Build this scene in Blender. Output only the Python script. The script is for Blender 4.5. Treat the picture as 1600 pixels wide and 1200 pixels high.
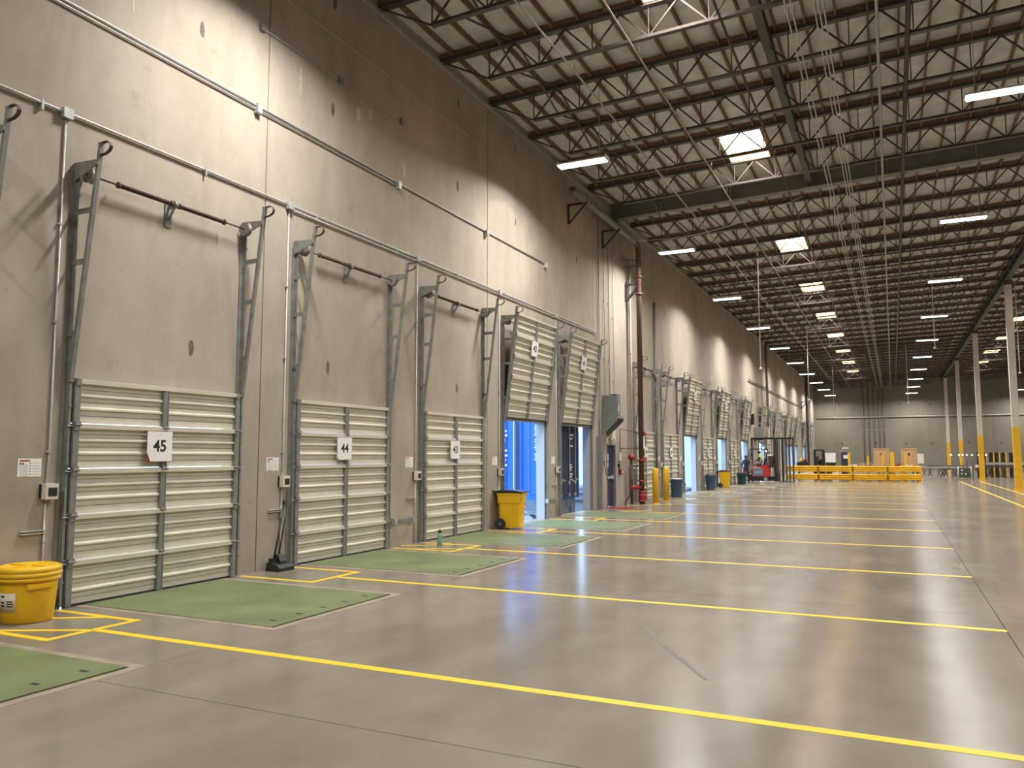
import bpy, bmesh, math, random
from mathutils import Vector, Matrix
random.seed(7)
for o in list(bpy.data.objects): bpy.data.objects.remove(o)
SC = bpy.context.scene
COL = SC.collection
R = math.radians
# ------------------------------------------------------------------ camera, world, exposure
CX, CH = 9.02, 1.8
yaw, pitch, roll = R(25.59), R(5.15), R(-0.057)
fw = Vector((-math.sin(yaw)*math.cos(pitch), math.cos(yaw)*math.cos(pitch), math.sin(pitch)))
r0 = Vector((math.cos(yaw), math.sin(yaw), 0)); u0 = r0.cross(fw)
rt = r0*math.cos(roll) + u0*math.sin(roll); up = u0*math.cos(roll) - r0*math.sin(roll)
cd = bpy.data.cameras.new('camera'); cam = bpy.data.objects.new('camera', cd); COL.objects.link(cam)
m = Matrix((rt, up, -fw)).transposed().to_4x4(); m.translation = (CX, 0, CH); cam.matrix_world = m
cd.sensor_width = 36; cd.lens = 1238.5/1600*36; cd.clip_end = 600; cd.clip_start = 0.05
SC.camera = cam
W = bpy.data.worlds.new('world'); SC.world = W; W.use_nodes = True
bg = W.node_tree.nodes['Background']; bg.inputs['Color'].default_value = (0.40, 0.64, 1.0, 1); bg.inputs['Strength'].default_value = 4.2
SC.view_settings.view_transform = 'Standard'; SC.view_settings.look = 'None'
SC.view_settings.gamma = 1; SC.view_settings.use_curve_mapping = False
SC.view_settings.exposure = 0.7
LAMP = 10.0       # visible glow of the LED lenses
LAMP_W = 285.0    # beam of each high-bay light (lens optics give a downward spread)
SKYL = 16.0       # daylight glow of the skylight panes
try:
    SC.cycles.use_denoising = True; SC.cycles.max_bounces = 8; SC.cycles.diffuse_bounces = 5
    SC.cycles.sample_clamp_indirect = 3.0; SC.cycles.sample_clamp_direct = 6.0; SC.cycles.blur_glossy = 1.0
except Exception: pass

# ------------------------------------------------------------------ materials
def nodes(name):
    mt = bpy.data.materials.new(name); mt.use_nodes = True
    nt = mt.node_tree; return mt, nt, nt.nodes['Principled BSDF']
def mat(name, col, rough=0.5, metal=0.0, var=0.12, scale=6.0, bump=0.0, spec=0.5, stretch=None, rvar=0.1):
    mt, nt, b = nodes(name)
    tc = nt.nodes.new('ShaderNodeTexCoord'); n = nt.nodes.new('ShaderNodeTexNoise')
    n.inputs['Scale'].default_value = scale; n.inputs['Detail'].default_value = 5
    src = tc.outputs['Object']
    if stretch:
        mp = nt.nodes.new('ShaderNodeMapping'); mp.inputs['Scale'].default_value = stretch
        nt.links.new(src, mp.inputs['Vector']); src = mp.outputs['Vector']
    nt.links.new(src, n.inputs['Vector'])
    cr = nt.nodes.new('ShaderNodeValToRGB')
    cr.color_ramp.elements[0].position = 0.3; cr.color_ramp.elements[1].position = 0.7
    cr.color_ramp.elements[0].color = (*[c*(1-var) for c in col], 1); cr.color_ramp.elements[1].color = (*[min(1, c*(1+var)) for c in col], 1)
    nt.links.new(n.outputs['Fac'], cr.inputs['Fac']); nt.links.new(cr.outputs['Color'], b.inputs['Base Color'])
    mr = nt.nodes.new('ShaderNodeMapRange'); mr.inputs['To Min'].default_value = max(0, rough-rvar); mr.inputs['To Max'].default_value = min(1, rough+rvar)
    nt.links.new(n.outputs['Fac'], mr.inputs['Value']); nt.links.new(mr.outputs['Result'], b.inputs['Roughness'])
    b.inputs['Metallic'].default_value = metal; b.inputs['Specular IOR Level'].default_value = spec
    if bump:
        bp = nt.nodes.new('ShaderNodeBump'); bp.inputs['Strength'].default_value = bump; bp.inputs['Distance'].default_value = 0.02
        nt.links.new(n.outputs['Fac'], bp.inputs['Height']); nt.links.new(bp.outputs['Normal'], b.inputs['Normal'])
    return mt
def emit(name, col, s):
    mt, nt, b = nodes(name)
    b.inputs['Base Color'].default_value = (*col, 1); b.inputs['Emission Color'].default_value = (*col, 1); b.inputs['Emission Strength'].default_value = s
    n = nt.nodes.new('ShaderNodeTexNoise'); n.inputs['Scale'].default_value = 3
    mr = nt.nodes.new('ShaderNodeMapRange'); mr.inputs['To Min'].default_value = 0.3; mr.inputs['To Max'].default_value = 0.5
    nt.links.new(n.outputs['Fac'], mr.inputs['Value']); nt.links.new(mr.outputs['Result'], b.inputs['Roughness'])
    return mt
def concrete(name, cols, s1, s2, rough, bump, floor=False):
    mt, nt, b = nodes(name); N = nt.nodes; L = nt.links
    geo = N.new('ShaderNodeNewGeometry')
    a = N.new('ShaderNodeTexNoise'); a.inputs['Scale'].default_value = s1; a.inputs['Detail'].default_value = 3 if floor else 6; a.inputs['Roughness'].default_value = 0.6
    L.new(geo.outputs['Position'], a.inputs['Vector'])
    mp = N.new('ShaderNodeMapping'); mp.inputs['Scale'].default_value = (1, 1, 0.25) if not floor else (1.6, 0.5, 1)
    L.new(geo.outputs['Position'], mp.inputs['Vector'])
    c = N.new('ShaderNodeTexNoise'); c.inputs['Scale'].default_value = s2; c.inputs['Detail'].default_value = 4 if floor else 8; c.inputs['Roughness'].default_value = 0.5 if floor else 0.65; c.inputs['Distortion'].default_value = 0.1 if floor else 0.6
    L.new(mp.outputs['Vector'], c.inputs['Vector'])
    mx = N.new('ShaderNodeMath'); mx.operation = 'MULTIPLY_ADD'; mx.inputs[1].default_value = 0.45
    L.new(c.outputs['Fac'], mx.inputs[0]); sc_ = N.new('ShaderNodeMath'); sc_.operation = 'MULTIPLY'; sc_.inputs[1].default_value = 0.55
    L.new(a.outputs['Fac'], sc_.inputs[0]); L.new(sc_.outputs[0], mx.inputs[2])
    cr = N.new('ShaderNodeValToRGB'); e = cr.color_ramp.elements
    e[0].position = 0.36; e[0].color = (*cols[0], 1); e[1].position = 0.64; e[1].color = (*cols[2], 1)
    k = e.new(0.5); k.color = (*cols[1], 1)
    L.new(mx.outputs[0], cr.inputs['Fac'])
    out = cr.outputs['Color']
    # small dark scuffs / pinholes with their own shape
    v = N.new('ShaderNodeTexNoise'); v.inputs['Scale'].default_value = 3.1 if floor else 2.3; v.inputs['Detail'].default_value = 4 if floor else 9; v.inputs['Roughness'].default_value = 0.6 if floor else 0.75
    mp2 = N.new('ShaderNodeMapping'); mp2.inputs['Scale'].default_value = (0.7, 2.2, 1) if floor else (1, 1, 1.4); mp2.inputs['Rotation'].default_value = (0, 0, 0.5 if floor else 0)
    L.new(geo.outputs['Position'], mp2.inputs['Vector']); L.new(mp2.outputs['Vector'], v.inputs['Vector'])
    r2 = N.new('ShaderNodeValToRGB'); q = r2.color_ramp.elements; q[0].position = 0.28; q[0].color = (0.90, 0.89, 0.88, 1) if floor else (0.78, 0.76, 0.74, 1); q[1].position = 0.42; q[1].color = (1, 1, 1, 1)
    L.new(v.outputs['Fac'], r2.inputs['Fac'])
    mm = N.new('ShaderNodeMix'); mm.data_type = 'RGBA'; mm.blend_type = 'MULTIPLY'; mm.inputs[0].default_value = 0.35 if floor else 1.0
    L.new(out, mm.inputs[6]); L.new(r2.outputs['Color'], mm.inputs[7]); L.new(mm.outputs[2], b.inputs['Base Color'])
    mr = N.new('ShaderNodeMapRange'); mr.inputs['From Min'].default_value = 0.35; mr.inputs['From Max'].default_value = 0.65
    mr.inputs['To Min'].default_value = rough[0]; mr.inputs['To Max'].default_value = rough[1]
    L.new(c.outputs['Fac'], mr.inputs['Value']); L.new(mr.outputs['Result'], b.inputs['Roughness'])
    bp = N.new('ShaderNodeBump'); bp.inputs['Strength'].default_value = bump; bp.inputs['Distance'].default_value = 0.02
    wv = N.new('ShaderNodeTexNoise'); wv.inputs['Scale'].default_value = 0.9; wv.inputs['Detail'].default_value = 1.0
    L.new(geo.outputs['Position'], wv.inputs['Vector'])
    L.new((wv if floor else c).outputs['Fac'], bp.inputs['Height']); L.new(bp.outputs['Normal'], b.inputs['Normal'])
    b.inputs['Specular IOR Level'].default_value = 0.14 if floor else 0.25
    return mt
M = {}
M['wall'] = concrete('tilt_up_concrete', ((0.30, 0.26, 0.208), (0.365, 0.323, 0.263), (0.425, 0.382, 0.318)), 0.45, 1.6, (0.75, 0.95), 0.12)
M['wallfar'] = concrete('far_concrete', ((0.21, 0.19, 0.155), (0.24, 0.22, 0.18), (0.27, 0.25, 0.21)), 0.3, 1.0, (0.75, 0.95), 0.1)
M['floor'] = concrete('polished_concrete', ((0.185, 0.162, 0.128), (0.222, 0.196, 0.158), (0.258, 0.23, 0.188)), 0.5, 1.3, (0.17, 0.20), 0.010, True)
M['curb'] = mat('curb_concrete', (0.285, 0.24, 0.18), 0.6, 0, 0.2, 5)
M['dark'] = mat('dark_gap', (0.02, 0.02, 0.02), 0.9, 0, 0.1)
M['seal'] = mat('joint_sealant', (0.20, 0.175, 0.14), 0.9, 0, 0.15, 3)
M['patch'] = mat('patch_mortar', (0.13, 0.115, 0.095), 0.95, 0, 0.35, 14)
M['pale_patch'] = mat('pale_skim_patch', (0.46, 0.43, 0.36), 0.9, 0, 0.2, 14)
M['foil'] = mat('foil_insulation', (0.58, 0.58, 0.57), 0.5, 0.0, 0.16, 2.2, 0.35)
M['timber'] = mat('purlin_timber', (0.20, 0.115, 0.075), 0.75, 0, 0.3, 3, stretch=(6, 0.6, 6))
M['ply'] = mat('curb_plywood', (0.74, 0.48, 0.22), 0.7, 0, 0.15, 4)
M['steel'] = mat('dark_joist_steel', (0.075, 0.068, 0.066), 0.5, 0.25, 0.25, 5)
M['girder'] = mat('grey_primer_steel', (0.19, 0.19, 0.18), 0.55, 0.1, 0.12, 2)
M['truss'] = mat('green_grey_truss_steel', (0.075, 0.08, 0.07), 0.55, 0.1, 0.15, 3)
M['galv'] = mat('galvanised_steel', (0.40, 0.40, 0.385), 0.45, 0.2, 0.15, 8)
M['galvd'] = mat('weathered_track_steel', (0.215, 0.22, 0.205), 0.5, 0.2, 0.2, 8)
M['conduit'] = mat('conduit_metal', (0.52, 0.51, 0.485), 0.38, 0.25, 0.1, 6)
M['beige'] = mat('almond_door_enamel', (0.62, 0.59, 0.485), 0.45, 0, 0.05, 3)
M['rust'] = mat('rusty_spring_steel', (0.10, 0.065, 0.05), 0.7, 0.3, 0.3, 12)
M['drum'] = mat('cable_drum_metal', (0.24, 0.22, 0.22), 0.5, 0.2, 0.2, 9)
M['white'] = mat('white_placard', (0.82, 0.81, 0.80), 0.45, 0, 0.02, 4)
M['cream'] = mat('cream_box', (0.66, 0.62, 0.52), 0.5, 0, 0.05, 4)
M['black'] = mat('black_plastic', (0.018, 0.018, 0.02), 0.45, 0, 0.2, 8)
M['ink'] = mat('black_ink', (0.008, 0.008, 0.01), 0.6, 0, 0.05)
M['red'] = mat('red_enamel', (0.30, 0.02, 0.025), 0.4, 0, 0.2, 6)
M['redp'] = mat('red_print', (0.35, 0.05, 0.05), 0.6, 0, 0.1, 6)
M['greytext'] = mat('grey_print', (0.35, 0.34, 0.33), 0.7, 0, 0.1, 6)
M['green'] = mat('green_leveler_paint', (0.15, 0.185, 0.085), 0.45, 0.0, 0.2, 1.3)
M['yellow'] = mat('yellow_line_paint', (0.85, 0.56, 0.02), 0.5, 0, 0.08, 9)
M['ybin'] = mat('yellow_plastic', (0.80, 0.48, 0.012), 0.38, 0, 0.06, 4)
M['ypaint'] = mat('yellow_safety_enamel', (0.78, 0.44, 0.015), 0.42, 0, 0.08, 4)
M['pipe'] = mat('red_oxide_pipe', (0.10, 0.055, 0.042), 0.45, 0.1, 0.2, 5)
M['colwhite'] = mat('white_column_paint', (0.60, 0.56, 0.50), 0.6, 0, 0.05, 2)
M['whitepipe'] = mat('white_pvc', (0.72, 0.71, 0.68), 0.4, 0, 0.05, 4)
M['boxgrey'] = mat('grey_cabinet_enamel', (0.20, 0.21, 0.21), 0.45, 0.1, 0.08, 4)
M['navy'] = mat('navy_door_paint', (0.018, 0.026, 0.075), 0.5, 0, 0.1, 4)
M['blue'] = mat('blue_container_paint', (0.015, 0.13, 0.62), 0.45, 0, 0.12, 3)
M['chassis'] = mat('grey_chassis_steel', (0.16, 0.18, 0.21), 0.6, 0.2, 0.15, 4)
M['jamb'] = mat('jamb_paint', (0.42, 0.42, 0.41), 0.6, 0.0, 0.04, 3)
M['rubber'] = mat('tyre_rubber', (0.025, 0.025, 0.028), 0.8, 0, 0.2, 8)
M['trailer'] = mat('white_trailer_skin', (0.72, 0.74, 0.76), 0.4, 0.1, 0.05, 1)
M['asphalt'] = mat('asphalt', (0.06, 0.06, 0.065), 0.9, 0, 0.2, 2)
M['bluebin'] = mat('slate_blue_plastic', (0.05, 0.095, 0.17), 0.45, 0, 0.1, 4)
M['tealbin'] = mat('dark_teal_plastic', (0.02, 0.05, 0.06), 0.45, 0, 0.1, 4)
M['forkred'] = mat('forklift_red', (0.52, 0.03, 0.025), 0.4, 0, 0.08, 4)
M['batt'] = mat('battery_panel', (0.17, 0.25, 0.32), 0.45, 0.2, 0.1, 4)
M['crate'] = mat('crate_pine', (0.52, 0.34, 0.17), 0.7, 0, 0.15, 3, stretch=(8, 8, 0.7))
M['skin'] = mat('skin', (0.28, 0.15, 0.10), 0.5, 0, 0.08, 8)
M['hivis'] = mat('hi_vis_fabric', (0.62, 0.85, 0.06), 0.7, 0, 0.08, 8)
M['cloth'] = mat('dark_fabric', (0.03, 0.035, 0.06), 0.85, 0, 0.2, 12)
M['tan'] = mat('tan_trousers', (0.30, 0.21, 0.16), 0.85, 0, 0.15, 12)
M['bottle'] = mat('mint_bottle', (0.20, 0.36, 0.28), 0.4, 0, 0.3, 22)
M['dgreen'] = mat('dark_green_panel', (0.05, 0.09, 0.075), 0.5, 0, 0.2, 6)
M['lens'] = emit('led_lens', (0.93, 0.96, 1.0), LAMP)
M['skypane'] = emit('skylight_acrylic', (1.0, 0.97, 0.90), SKYL)
M['lamp_on'] = emit('small_work_lamp', (1.0, 0.95, 0.85), 3.0)

# ------------------------------------------------------------------ mesh helpers
class MB:
    def __init__(s): s.v = []; s.f = []; s.sm = []
    def box(s, x0, x1, y0, y1, z0, z1):
        b = len(s.v)
        s.v += [(x0,y0,z0),(x1,y0,z0),(x1,y1,z0),(x0,y1,z0),(x0,y0,z1),(x1,y0,z1),(x1,y1,z1),(x0,y1,z1)]
        for q in ((0,3,2,1),(4,5,6,7),(0,1,5,4),(1,2,6,5),(2,3,7,6),(3,0,4,7)): s.f.append(tuple(b+i for i in q)); s.sm.append(False)
        return s
    def bar(s, p, q, w, h=None, upv=(0,0,1)):
        h = h or w; p = Vector(p); q = Vector(q); d = (q-p).normalized(); u = Vector(upv)
        if abs(d.dot(u)) > 0.99: u = Vector((1,0,0))
        a = d.cross(u).normalized(); c = a.cross(d).normalized(); b = len(s.v)
        for e in (p, q):
            for i, j in ((-1,-1),(1,-1),(1,1),(-1,1)): s.v.append(tuple(e + a*(i*w/2) + c*(j*h/2)))
        for g in ((0,1,2,3),(7,6,5,4),(0,4,5,1),(1,5,6,2),(2,6,7,3),(3,7,4,0)): s.f.append(tuple(b+i for i in g)); s.sm.append(False)
        return s
    def tube(s, pts, r, n=8, caps=True):
        P = [Vector(p) for p in pts]; b = len(s.v); rr = r if isinstance(r, (list, tuple)) else [r]*len(P)
        ref = None
        for i, p in enumerate(P):
            d = ((P[min(i+1, len(P)-1)]-p).normalized() + (p-P[max(i-1, 0)]).normalized()).normalized()
            if ref is None: ref = Vector((0,0,1)) if abs(d.z) < 0.9 else Vector((1,0,0))
            a = d.cross(ref).normalized(); c = a.cross(d).normalized(); ref = c
            for k in range(n):
                t = 2*math.pi*k/n; s.v.append(tuple(p + (a*math.cos(t) + c*math.sin(t))*rr[i]))
        for i in range(len(P)-1):
            for k in range(n):
                s.f.append((b+i*n+k, b+i*n+(k+1)%n, b+(i+1)*n+(k+1)%n, b+(i+1)*n+k)); s.sm.append(True)
        if caps:
            s.f.append(tuple(b+k for k in reversed(range(n)))); s.sm.append(False)
            s.f.append(tuple(b+(len(P)-1)*n+k for k in range(n))); s.sm.append(False)
        return s
    def lathe(s, prof, c=(0,0,0), n=24, sy=1.0):
        b = len(s.v)
        for r, z in prof:
            for k in range(n):
                t = 2*math.pi*k/n; s.v.append((c[0]+r*math.cos(t), c[1]+r*sy*math.sin(t), c[2]+z))
        for i in range(len(prof)-1):
            for k in range(n):
                s.f.append((b+i*n+k, b+i*n+(k+1)%n, b+(i+1)*n+(k+1)%n, b+(i+1)*n+k)); s.sm.append(True)
        s.f.append(tuple(b+k for k in reversed(range(n)))); s.sm.append(False)
        s.f.append(tuple(b+(len(prof)-1)*n+k for k in range(n))); s.sm.append(False)
        return s
    def prism(s, poly, axis, a0, a1, sm=False):
        """poly of 2-tuples; axis 'y': (x,z) pts, 'x': (y,z), 'z': (x,y)"""
        b = len(s.v); n = len(poly)
        for a in (a0, a1):
            for p in poly: s.v.append({'y':(p[0],a,p[1]),'x':(a,p[0],p[1]),'z':(p[0],p[1],a)}[axis])
        for k in range(n): s.f.append((b+k, b+(k+1)%n, b+n+(k+1)%n, b+n+k)); s.sm.append(sm)
        s.f.append(tuple(b+k for k in reversed(range(n)))); s.sm.append(False)
        s.f.append(tuple(b+n+k for k in range(n))); s.sm.append(False)
        return s
    def mesh(s, name, mt):
        me = bpy.data.meshes.new(name); me.from_pydata(s.v, [], s.f); me.polygons.foreach_set('use_smooth', s.sm)
        bm = bmesh.new(); bm.from_mesh(me); bmesh.ops.recalc_face_normals(bm, faces=bm.faces); bm.to_mesh(me); bm.free()
        me.materials.append(M[mt] if isinstance(mt, str) else mt); return me
    def obj(s, name, mt, parent=None, loc=None): return link(name, s.mesh(name, mt), parent, loc)
def link(name, me, parent=None, loc=None, rot=None):
    o = bpy.data.objects.new(name, me); COL.objects.link(o)
    if parent is not None: o.parent = parent
    if loc is not None: o.location = loc
    if rot is not None: o.rotation_euler = rot
    return o
def tag(o, label, cat, group=None):
    o['label'] = label; o['category'] = cat
    if group: o['group'] = group
    return o
def thing(name, label, cat, loc=(0,0,0), rz=0.0, group=None):
    o = link(name, None, None, loc, (0,0,rz)); o.empty_display_size = 0.1
    return tag(o, label, cat, group)
def struct(o): o['kind'] = 'structure'; return o
ORD = ['first','second','third','fourth','fifth','sixth','seventh','eighth','ninth','tenth','eleventh','twelfth','thirteenth','fourteenth','fifteenth','sixteenth','seventeenth','eighteenth','nineteenth','twentieth']
TENS = {2:'twenty',3:'thirty',4:'forty'}
def ordn(i):
    if i < 20: return ORD[i]
    t, u = divmod(i+1, 10); return (TENS[t][:-1]+'ieth') if u == 0 else TENS[t]+'-'+ORD[u-1]
def text_mesh(txt, size, bold=0.0):
    c = bpy.data.curves.new('number', 'FONT'); c.body = txt; c.size = size; c.align_x = 'CENTER'; c.align_y = 'CENTER'; c.extrude = 0.001; c.offset = bold; c.resolution_u = 4
    o = bpy.data.objects.new('number', c); COL.objects.link(o); dg = bpy.context.evaluated_depsgraph_get()
    me = bpy.data.meshes.new_from_object(o.evaluated_get(dg)); bpy.data.objects.remove(o); bpy.data.curves.remove(c)
    me.name = 'number'; me.materials.clear(); me.materials.append(M['ink']); return me
FACE_X = (R(90), 0, R(90))      # a flat text or sheet turned to face +x

# ------------------------------------------------------------------ layout
YEND, XR, YB = 109.5, 33.0, -13.0
PW = 7.82
def S(k): return 9.58 + PW*(k-1)
DW, DH, WT = 2.70, 2.74, 0.24
DOORS = []                           # (number, y0, open)
num = 46
NW = {46: 'forty-six', 45: 'forty-five', 44: 'forty-four', 43: 'forty-three', 42: 'forty-two', 41: 'forty-one'}
def DN(n): return f'door {NW[n]}' if n in NW else f'{ordn(40-n)} dock door past the red riser'
OPEN = {42, 41, 38, 36, 34, 33, 31, 29, 28, 27, 26}
MAND = [S(3)+1.12, S(7)+1.5, S(11)+1.5]
for k in range(0, 13):
    for off in (0.78, 4.78):
        if k in (3, 7, 11) and off < 1: continue
        y0 = S(k)+off
        y0 = {46:2.42, 45:6.36, 44:10.36, 43:14.37, 42:18.28, 41:22.08, 40:29.75, 39:33.75, 38:37.68}.get(num, y0)
        DOORS.append((num, y0, num in OPEN)); num -= 1
def zt(x): return 10.86 + 0.03*x     # joist top chord
def deck(x): return zt(x) + 0.12

# ------------------------------------------------------------------ walls
wl = struct(link('wall_left', None))
zt_w = 11.0
for k in range(-2, 14):
    a, b = S(k)+0.012, min(S(k+1), YEND)-0.012
    if k == -2: a = YB
    if a >= b: continue
    op = [(y, y+DW, 0.0, DH) for n, y, o in DOORS if a < y < b]
    if k == 3: op.append((26.45, 27.42, 0.0, 2.2))
    op.sort(); mb = MB(); c = a
    for (p, q, z0, z1) in op:
        mb.box(-WT, 0, c, p, 0, zt_w); mb.box(-WT, 0, p, q, z1, zt_w); c = q
    mb.box(-WT, 0, c, b, 0, zt_w)
    mb.obj('concrete_panel', 'wall', wl)
    if k > -2: MB().box(-WT+0.02, -0.018, S(k)-0.013, S(k)+0.013, 0, zt_w).obj('joint_sealant', 'seal', wl)
# patched lifting-insert holes and pale skim marks on the panels
def blob(y, z, ry, rz_, mt, name):
    n = 11; pts = []
    for i in range(n):
        t = 2*math.pi*i/n; k = 0.75+0.4*random.random(); pts.append((y+ry*k*math.cos(t), z+rz_*k*math.sin(t)))
    MB().prism(pts, 'x', -0.002, 0.003).obj(name, mt, wl)
for k in range(0, 8):
    for off in (2.45-0.79, 6.30):
        for z in (3.35, 8.12, 10.17):
            y = S(k)+off+ (0.12 if k == 0 else 0)
            if k == 3 and z < 4 : continue
            if z > 10 and k < 1: continue
            blob(y, z, 0.05, 0.13, 'patch', 'mortar_patch')
for y, z, ry, rz_ in ((7.0, 8.0, 0.02, 0.28), (10.35, 8.3, 0.03, 0.35), (12.0, 8.35, 0.06, 0.16), (13.6, 7.75, 0.06, 0.18), (12.4, 8.5, 0.05, 0.12)):
    blob(y, z, ry, rz_, 'pale_patch', 'pale_skim_mark')
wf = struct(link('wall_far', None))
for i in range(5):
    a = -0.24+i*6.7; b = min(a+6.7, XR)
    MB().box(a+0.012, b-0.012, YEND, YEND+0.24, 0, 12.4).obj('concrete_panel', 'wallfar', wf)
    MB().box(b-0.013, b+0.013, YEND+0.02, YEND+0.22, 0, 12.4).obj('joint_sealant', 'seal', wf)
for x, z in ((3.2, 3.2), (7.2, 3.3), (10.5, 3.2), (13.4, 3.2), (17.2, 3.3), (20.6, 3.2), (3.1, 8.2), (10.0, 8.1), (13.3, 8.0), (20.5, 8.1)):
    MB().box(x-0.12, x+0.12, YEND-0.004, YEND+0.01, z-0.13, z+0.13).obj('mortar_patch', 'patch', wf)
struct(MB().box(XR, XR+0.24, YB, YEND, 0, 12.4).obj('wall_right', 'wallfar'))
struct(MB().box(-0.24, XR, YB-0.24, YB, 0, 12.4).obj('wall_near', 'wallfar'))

# ------------------------------------------------------------------ floor: slabs, leveler pits, painted lines
fl = struct(link('floor', None))
MB().box(-WT, XR, YB, YEND, -0.30, -0.17).obj('subgrade', 'dark', fl)
LX0, LX1, LW = 0.06, 3.05, 1.09
pits = [(y0+DW/2-LW, y0+DW/2+LW) for n, y0, o in DOORS]
G = 0.004
c = YB
for p, q in pits + [(YEND, YEND)]:
    M['curbx'] = M['curb'] if p < 28 else M['floor']
    MB().box(-WT, 3.17, c+0.0, p-0.11, -0.17, 0).obj('slab', 'floor', fl)
    if p < YEND:
        MB().box(-WT, LX1+0.015, p-0.11+0.001, p-0.012, -0.17, 0.001).obj('pit_curb', 'curbx', fl)
        MB().box(-WT, LX1+0.015, q+0.012, q+0.11-0.001, -0.17, 0.001).obj('pit_curb', 'curbx', fl)
        MB().box(LX1+0.016, 3.17, p-0.109, q+0.109, -0.17, 0.001).obj('pit_curb', 'curbx', fl)
        MB().box(-WT, LX0-0.01, p-0.012, q+0.012, -0.17, 0).obj('pit_curb', 'curbx', fl)
    c = q+0.11
xs = [3.17, 10.0, 17.0, 25.0, XR]
ys = [YB, -8.0] + [-1.58+6.05*i for i in range(0, 19)] + [YEND]
for i in range(4):
    for j in range(len(ys)-1):
        if ys[j] >= YEND-0.5: continue
        MB().box(xs[i]+G, xs[i+1]-G, ys[j]+G, min(ys[j+1], YEND)-G, -0.17, 0).obj('slab', 'floor', fl)
def strip(p, q, w=0.1, z=0.0022):
    p = Vector((*p, 0)); q = Vector((*q, 0)); d = (q-p).normalized(); a = Vector((-d.y, d.x, 0))*(w/2)
    poly = [tuple((p-a)[:2]), tuple((q-a)[:2]), tuple((q+a)[:2]), tuple((p+a)[:2])]
    return MB().prism(poly, 'z', 0.0, z).obj('painted_line', 'yellow', fl)
lines = []
for i in range(len(DOORS)-1):
    n, y0, o = DOORS[i]; m2, y1, o2 = DOORS[i+1]
    gap = y1-(y0+DW)
    a, b = y0+DW+0.10, y1-0.12
    if gap < 2:
        mid = (a+b)/2
        strip((0.12, a), (1.5, a), 0.085); strip((0.12, b), (1.5, b), 0.085); strip((1.46, a-0.04), (1.46, b+0.04), 0.085, 0.0032)
        if n in (46, 44): strip((0.05, a+0.42), (1.0, b-0.03), 0.075, 0.0042); strip((0.55, a+0.02), (1.42, a+0.46), 0.075, 0.0042)
        strip((1.51, mid), (10.0, mid), 0.10)
    else:
        strip((1.0, a), (10.0, a), 0.1); strip((1.0, a), (1.75, a+1.0), 0.09); strip((1.3, y1-0.35), (10.0, y1-0.35), 0.10); strip((0.2, a+2.9), (1.6, a+4.2), 0.09)
strip((1.5, 1.85), (10, 1.85))
strip((13.05, 8), (13.05, 62), 0.1); strip((14.35, 33), (14.35, 64), 0.1)
# leveler plates
lev0 = None
def leveler(n, yc):
    t = thing('dock_leveler', f'{"green" if n > 40 else "worn grey"} steel leveler plate in floor before {DN(n)}', 'dock leveler', (0, yc, 0), group='dock levelers')
    link('deck_plate', LVM['plate' if n > 40 else 'grey'], t)
    for i in range(5):
        link('lug_slot', LVM['slot'], t, (2.83, -0.84+0.42*i, 0.0))
    link('hinge_bar', LVM['hinge'], t)
LVM = {'plate': MB().box(LX0, LX1-0.02, -LW+0.0, LW-0.0, -0.05, 0.004).mesh('deck_plate', 'green'),
       'grey': MB().box(LX0, LX1-0.02, -LW+0.0, LW-0.0, -0.05, 0.004).mesh('deck_plate', mat('worn_leveler_steel', (0.19, 0.18, 0.15), 0.4, 0, 0.2, 1.7)),
       'slot': MB().box(-0.045, 0.045, -0.018, 0.018, 0.0035, 0.0055).mesh('lug_slot', 'dark'),
       'hinge': MB().tube([(LX0+0.35, -LW+0.05, 0.002), (LX0+0.35, LW-0.05, 0.002)], 0.006, 6).mesh('hinge_bar', 'green')}
for n, y0, o in DOORS: leveler(n, y0+DW/2)
# long black skid mark on the slab
MB().prism([(6.35, 8.70), (6.37, 8.71), (7.0, 7.62), (7.6, 6.60), (7.58, 6.58), (6.95, 7.60)], 'z', 0, 0.0015).obj('skid_mark', mat('rubber_skid', (0.13, 0.115, 0.10), 0.5, 0, 0.3, 9), fl)

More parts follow.
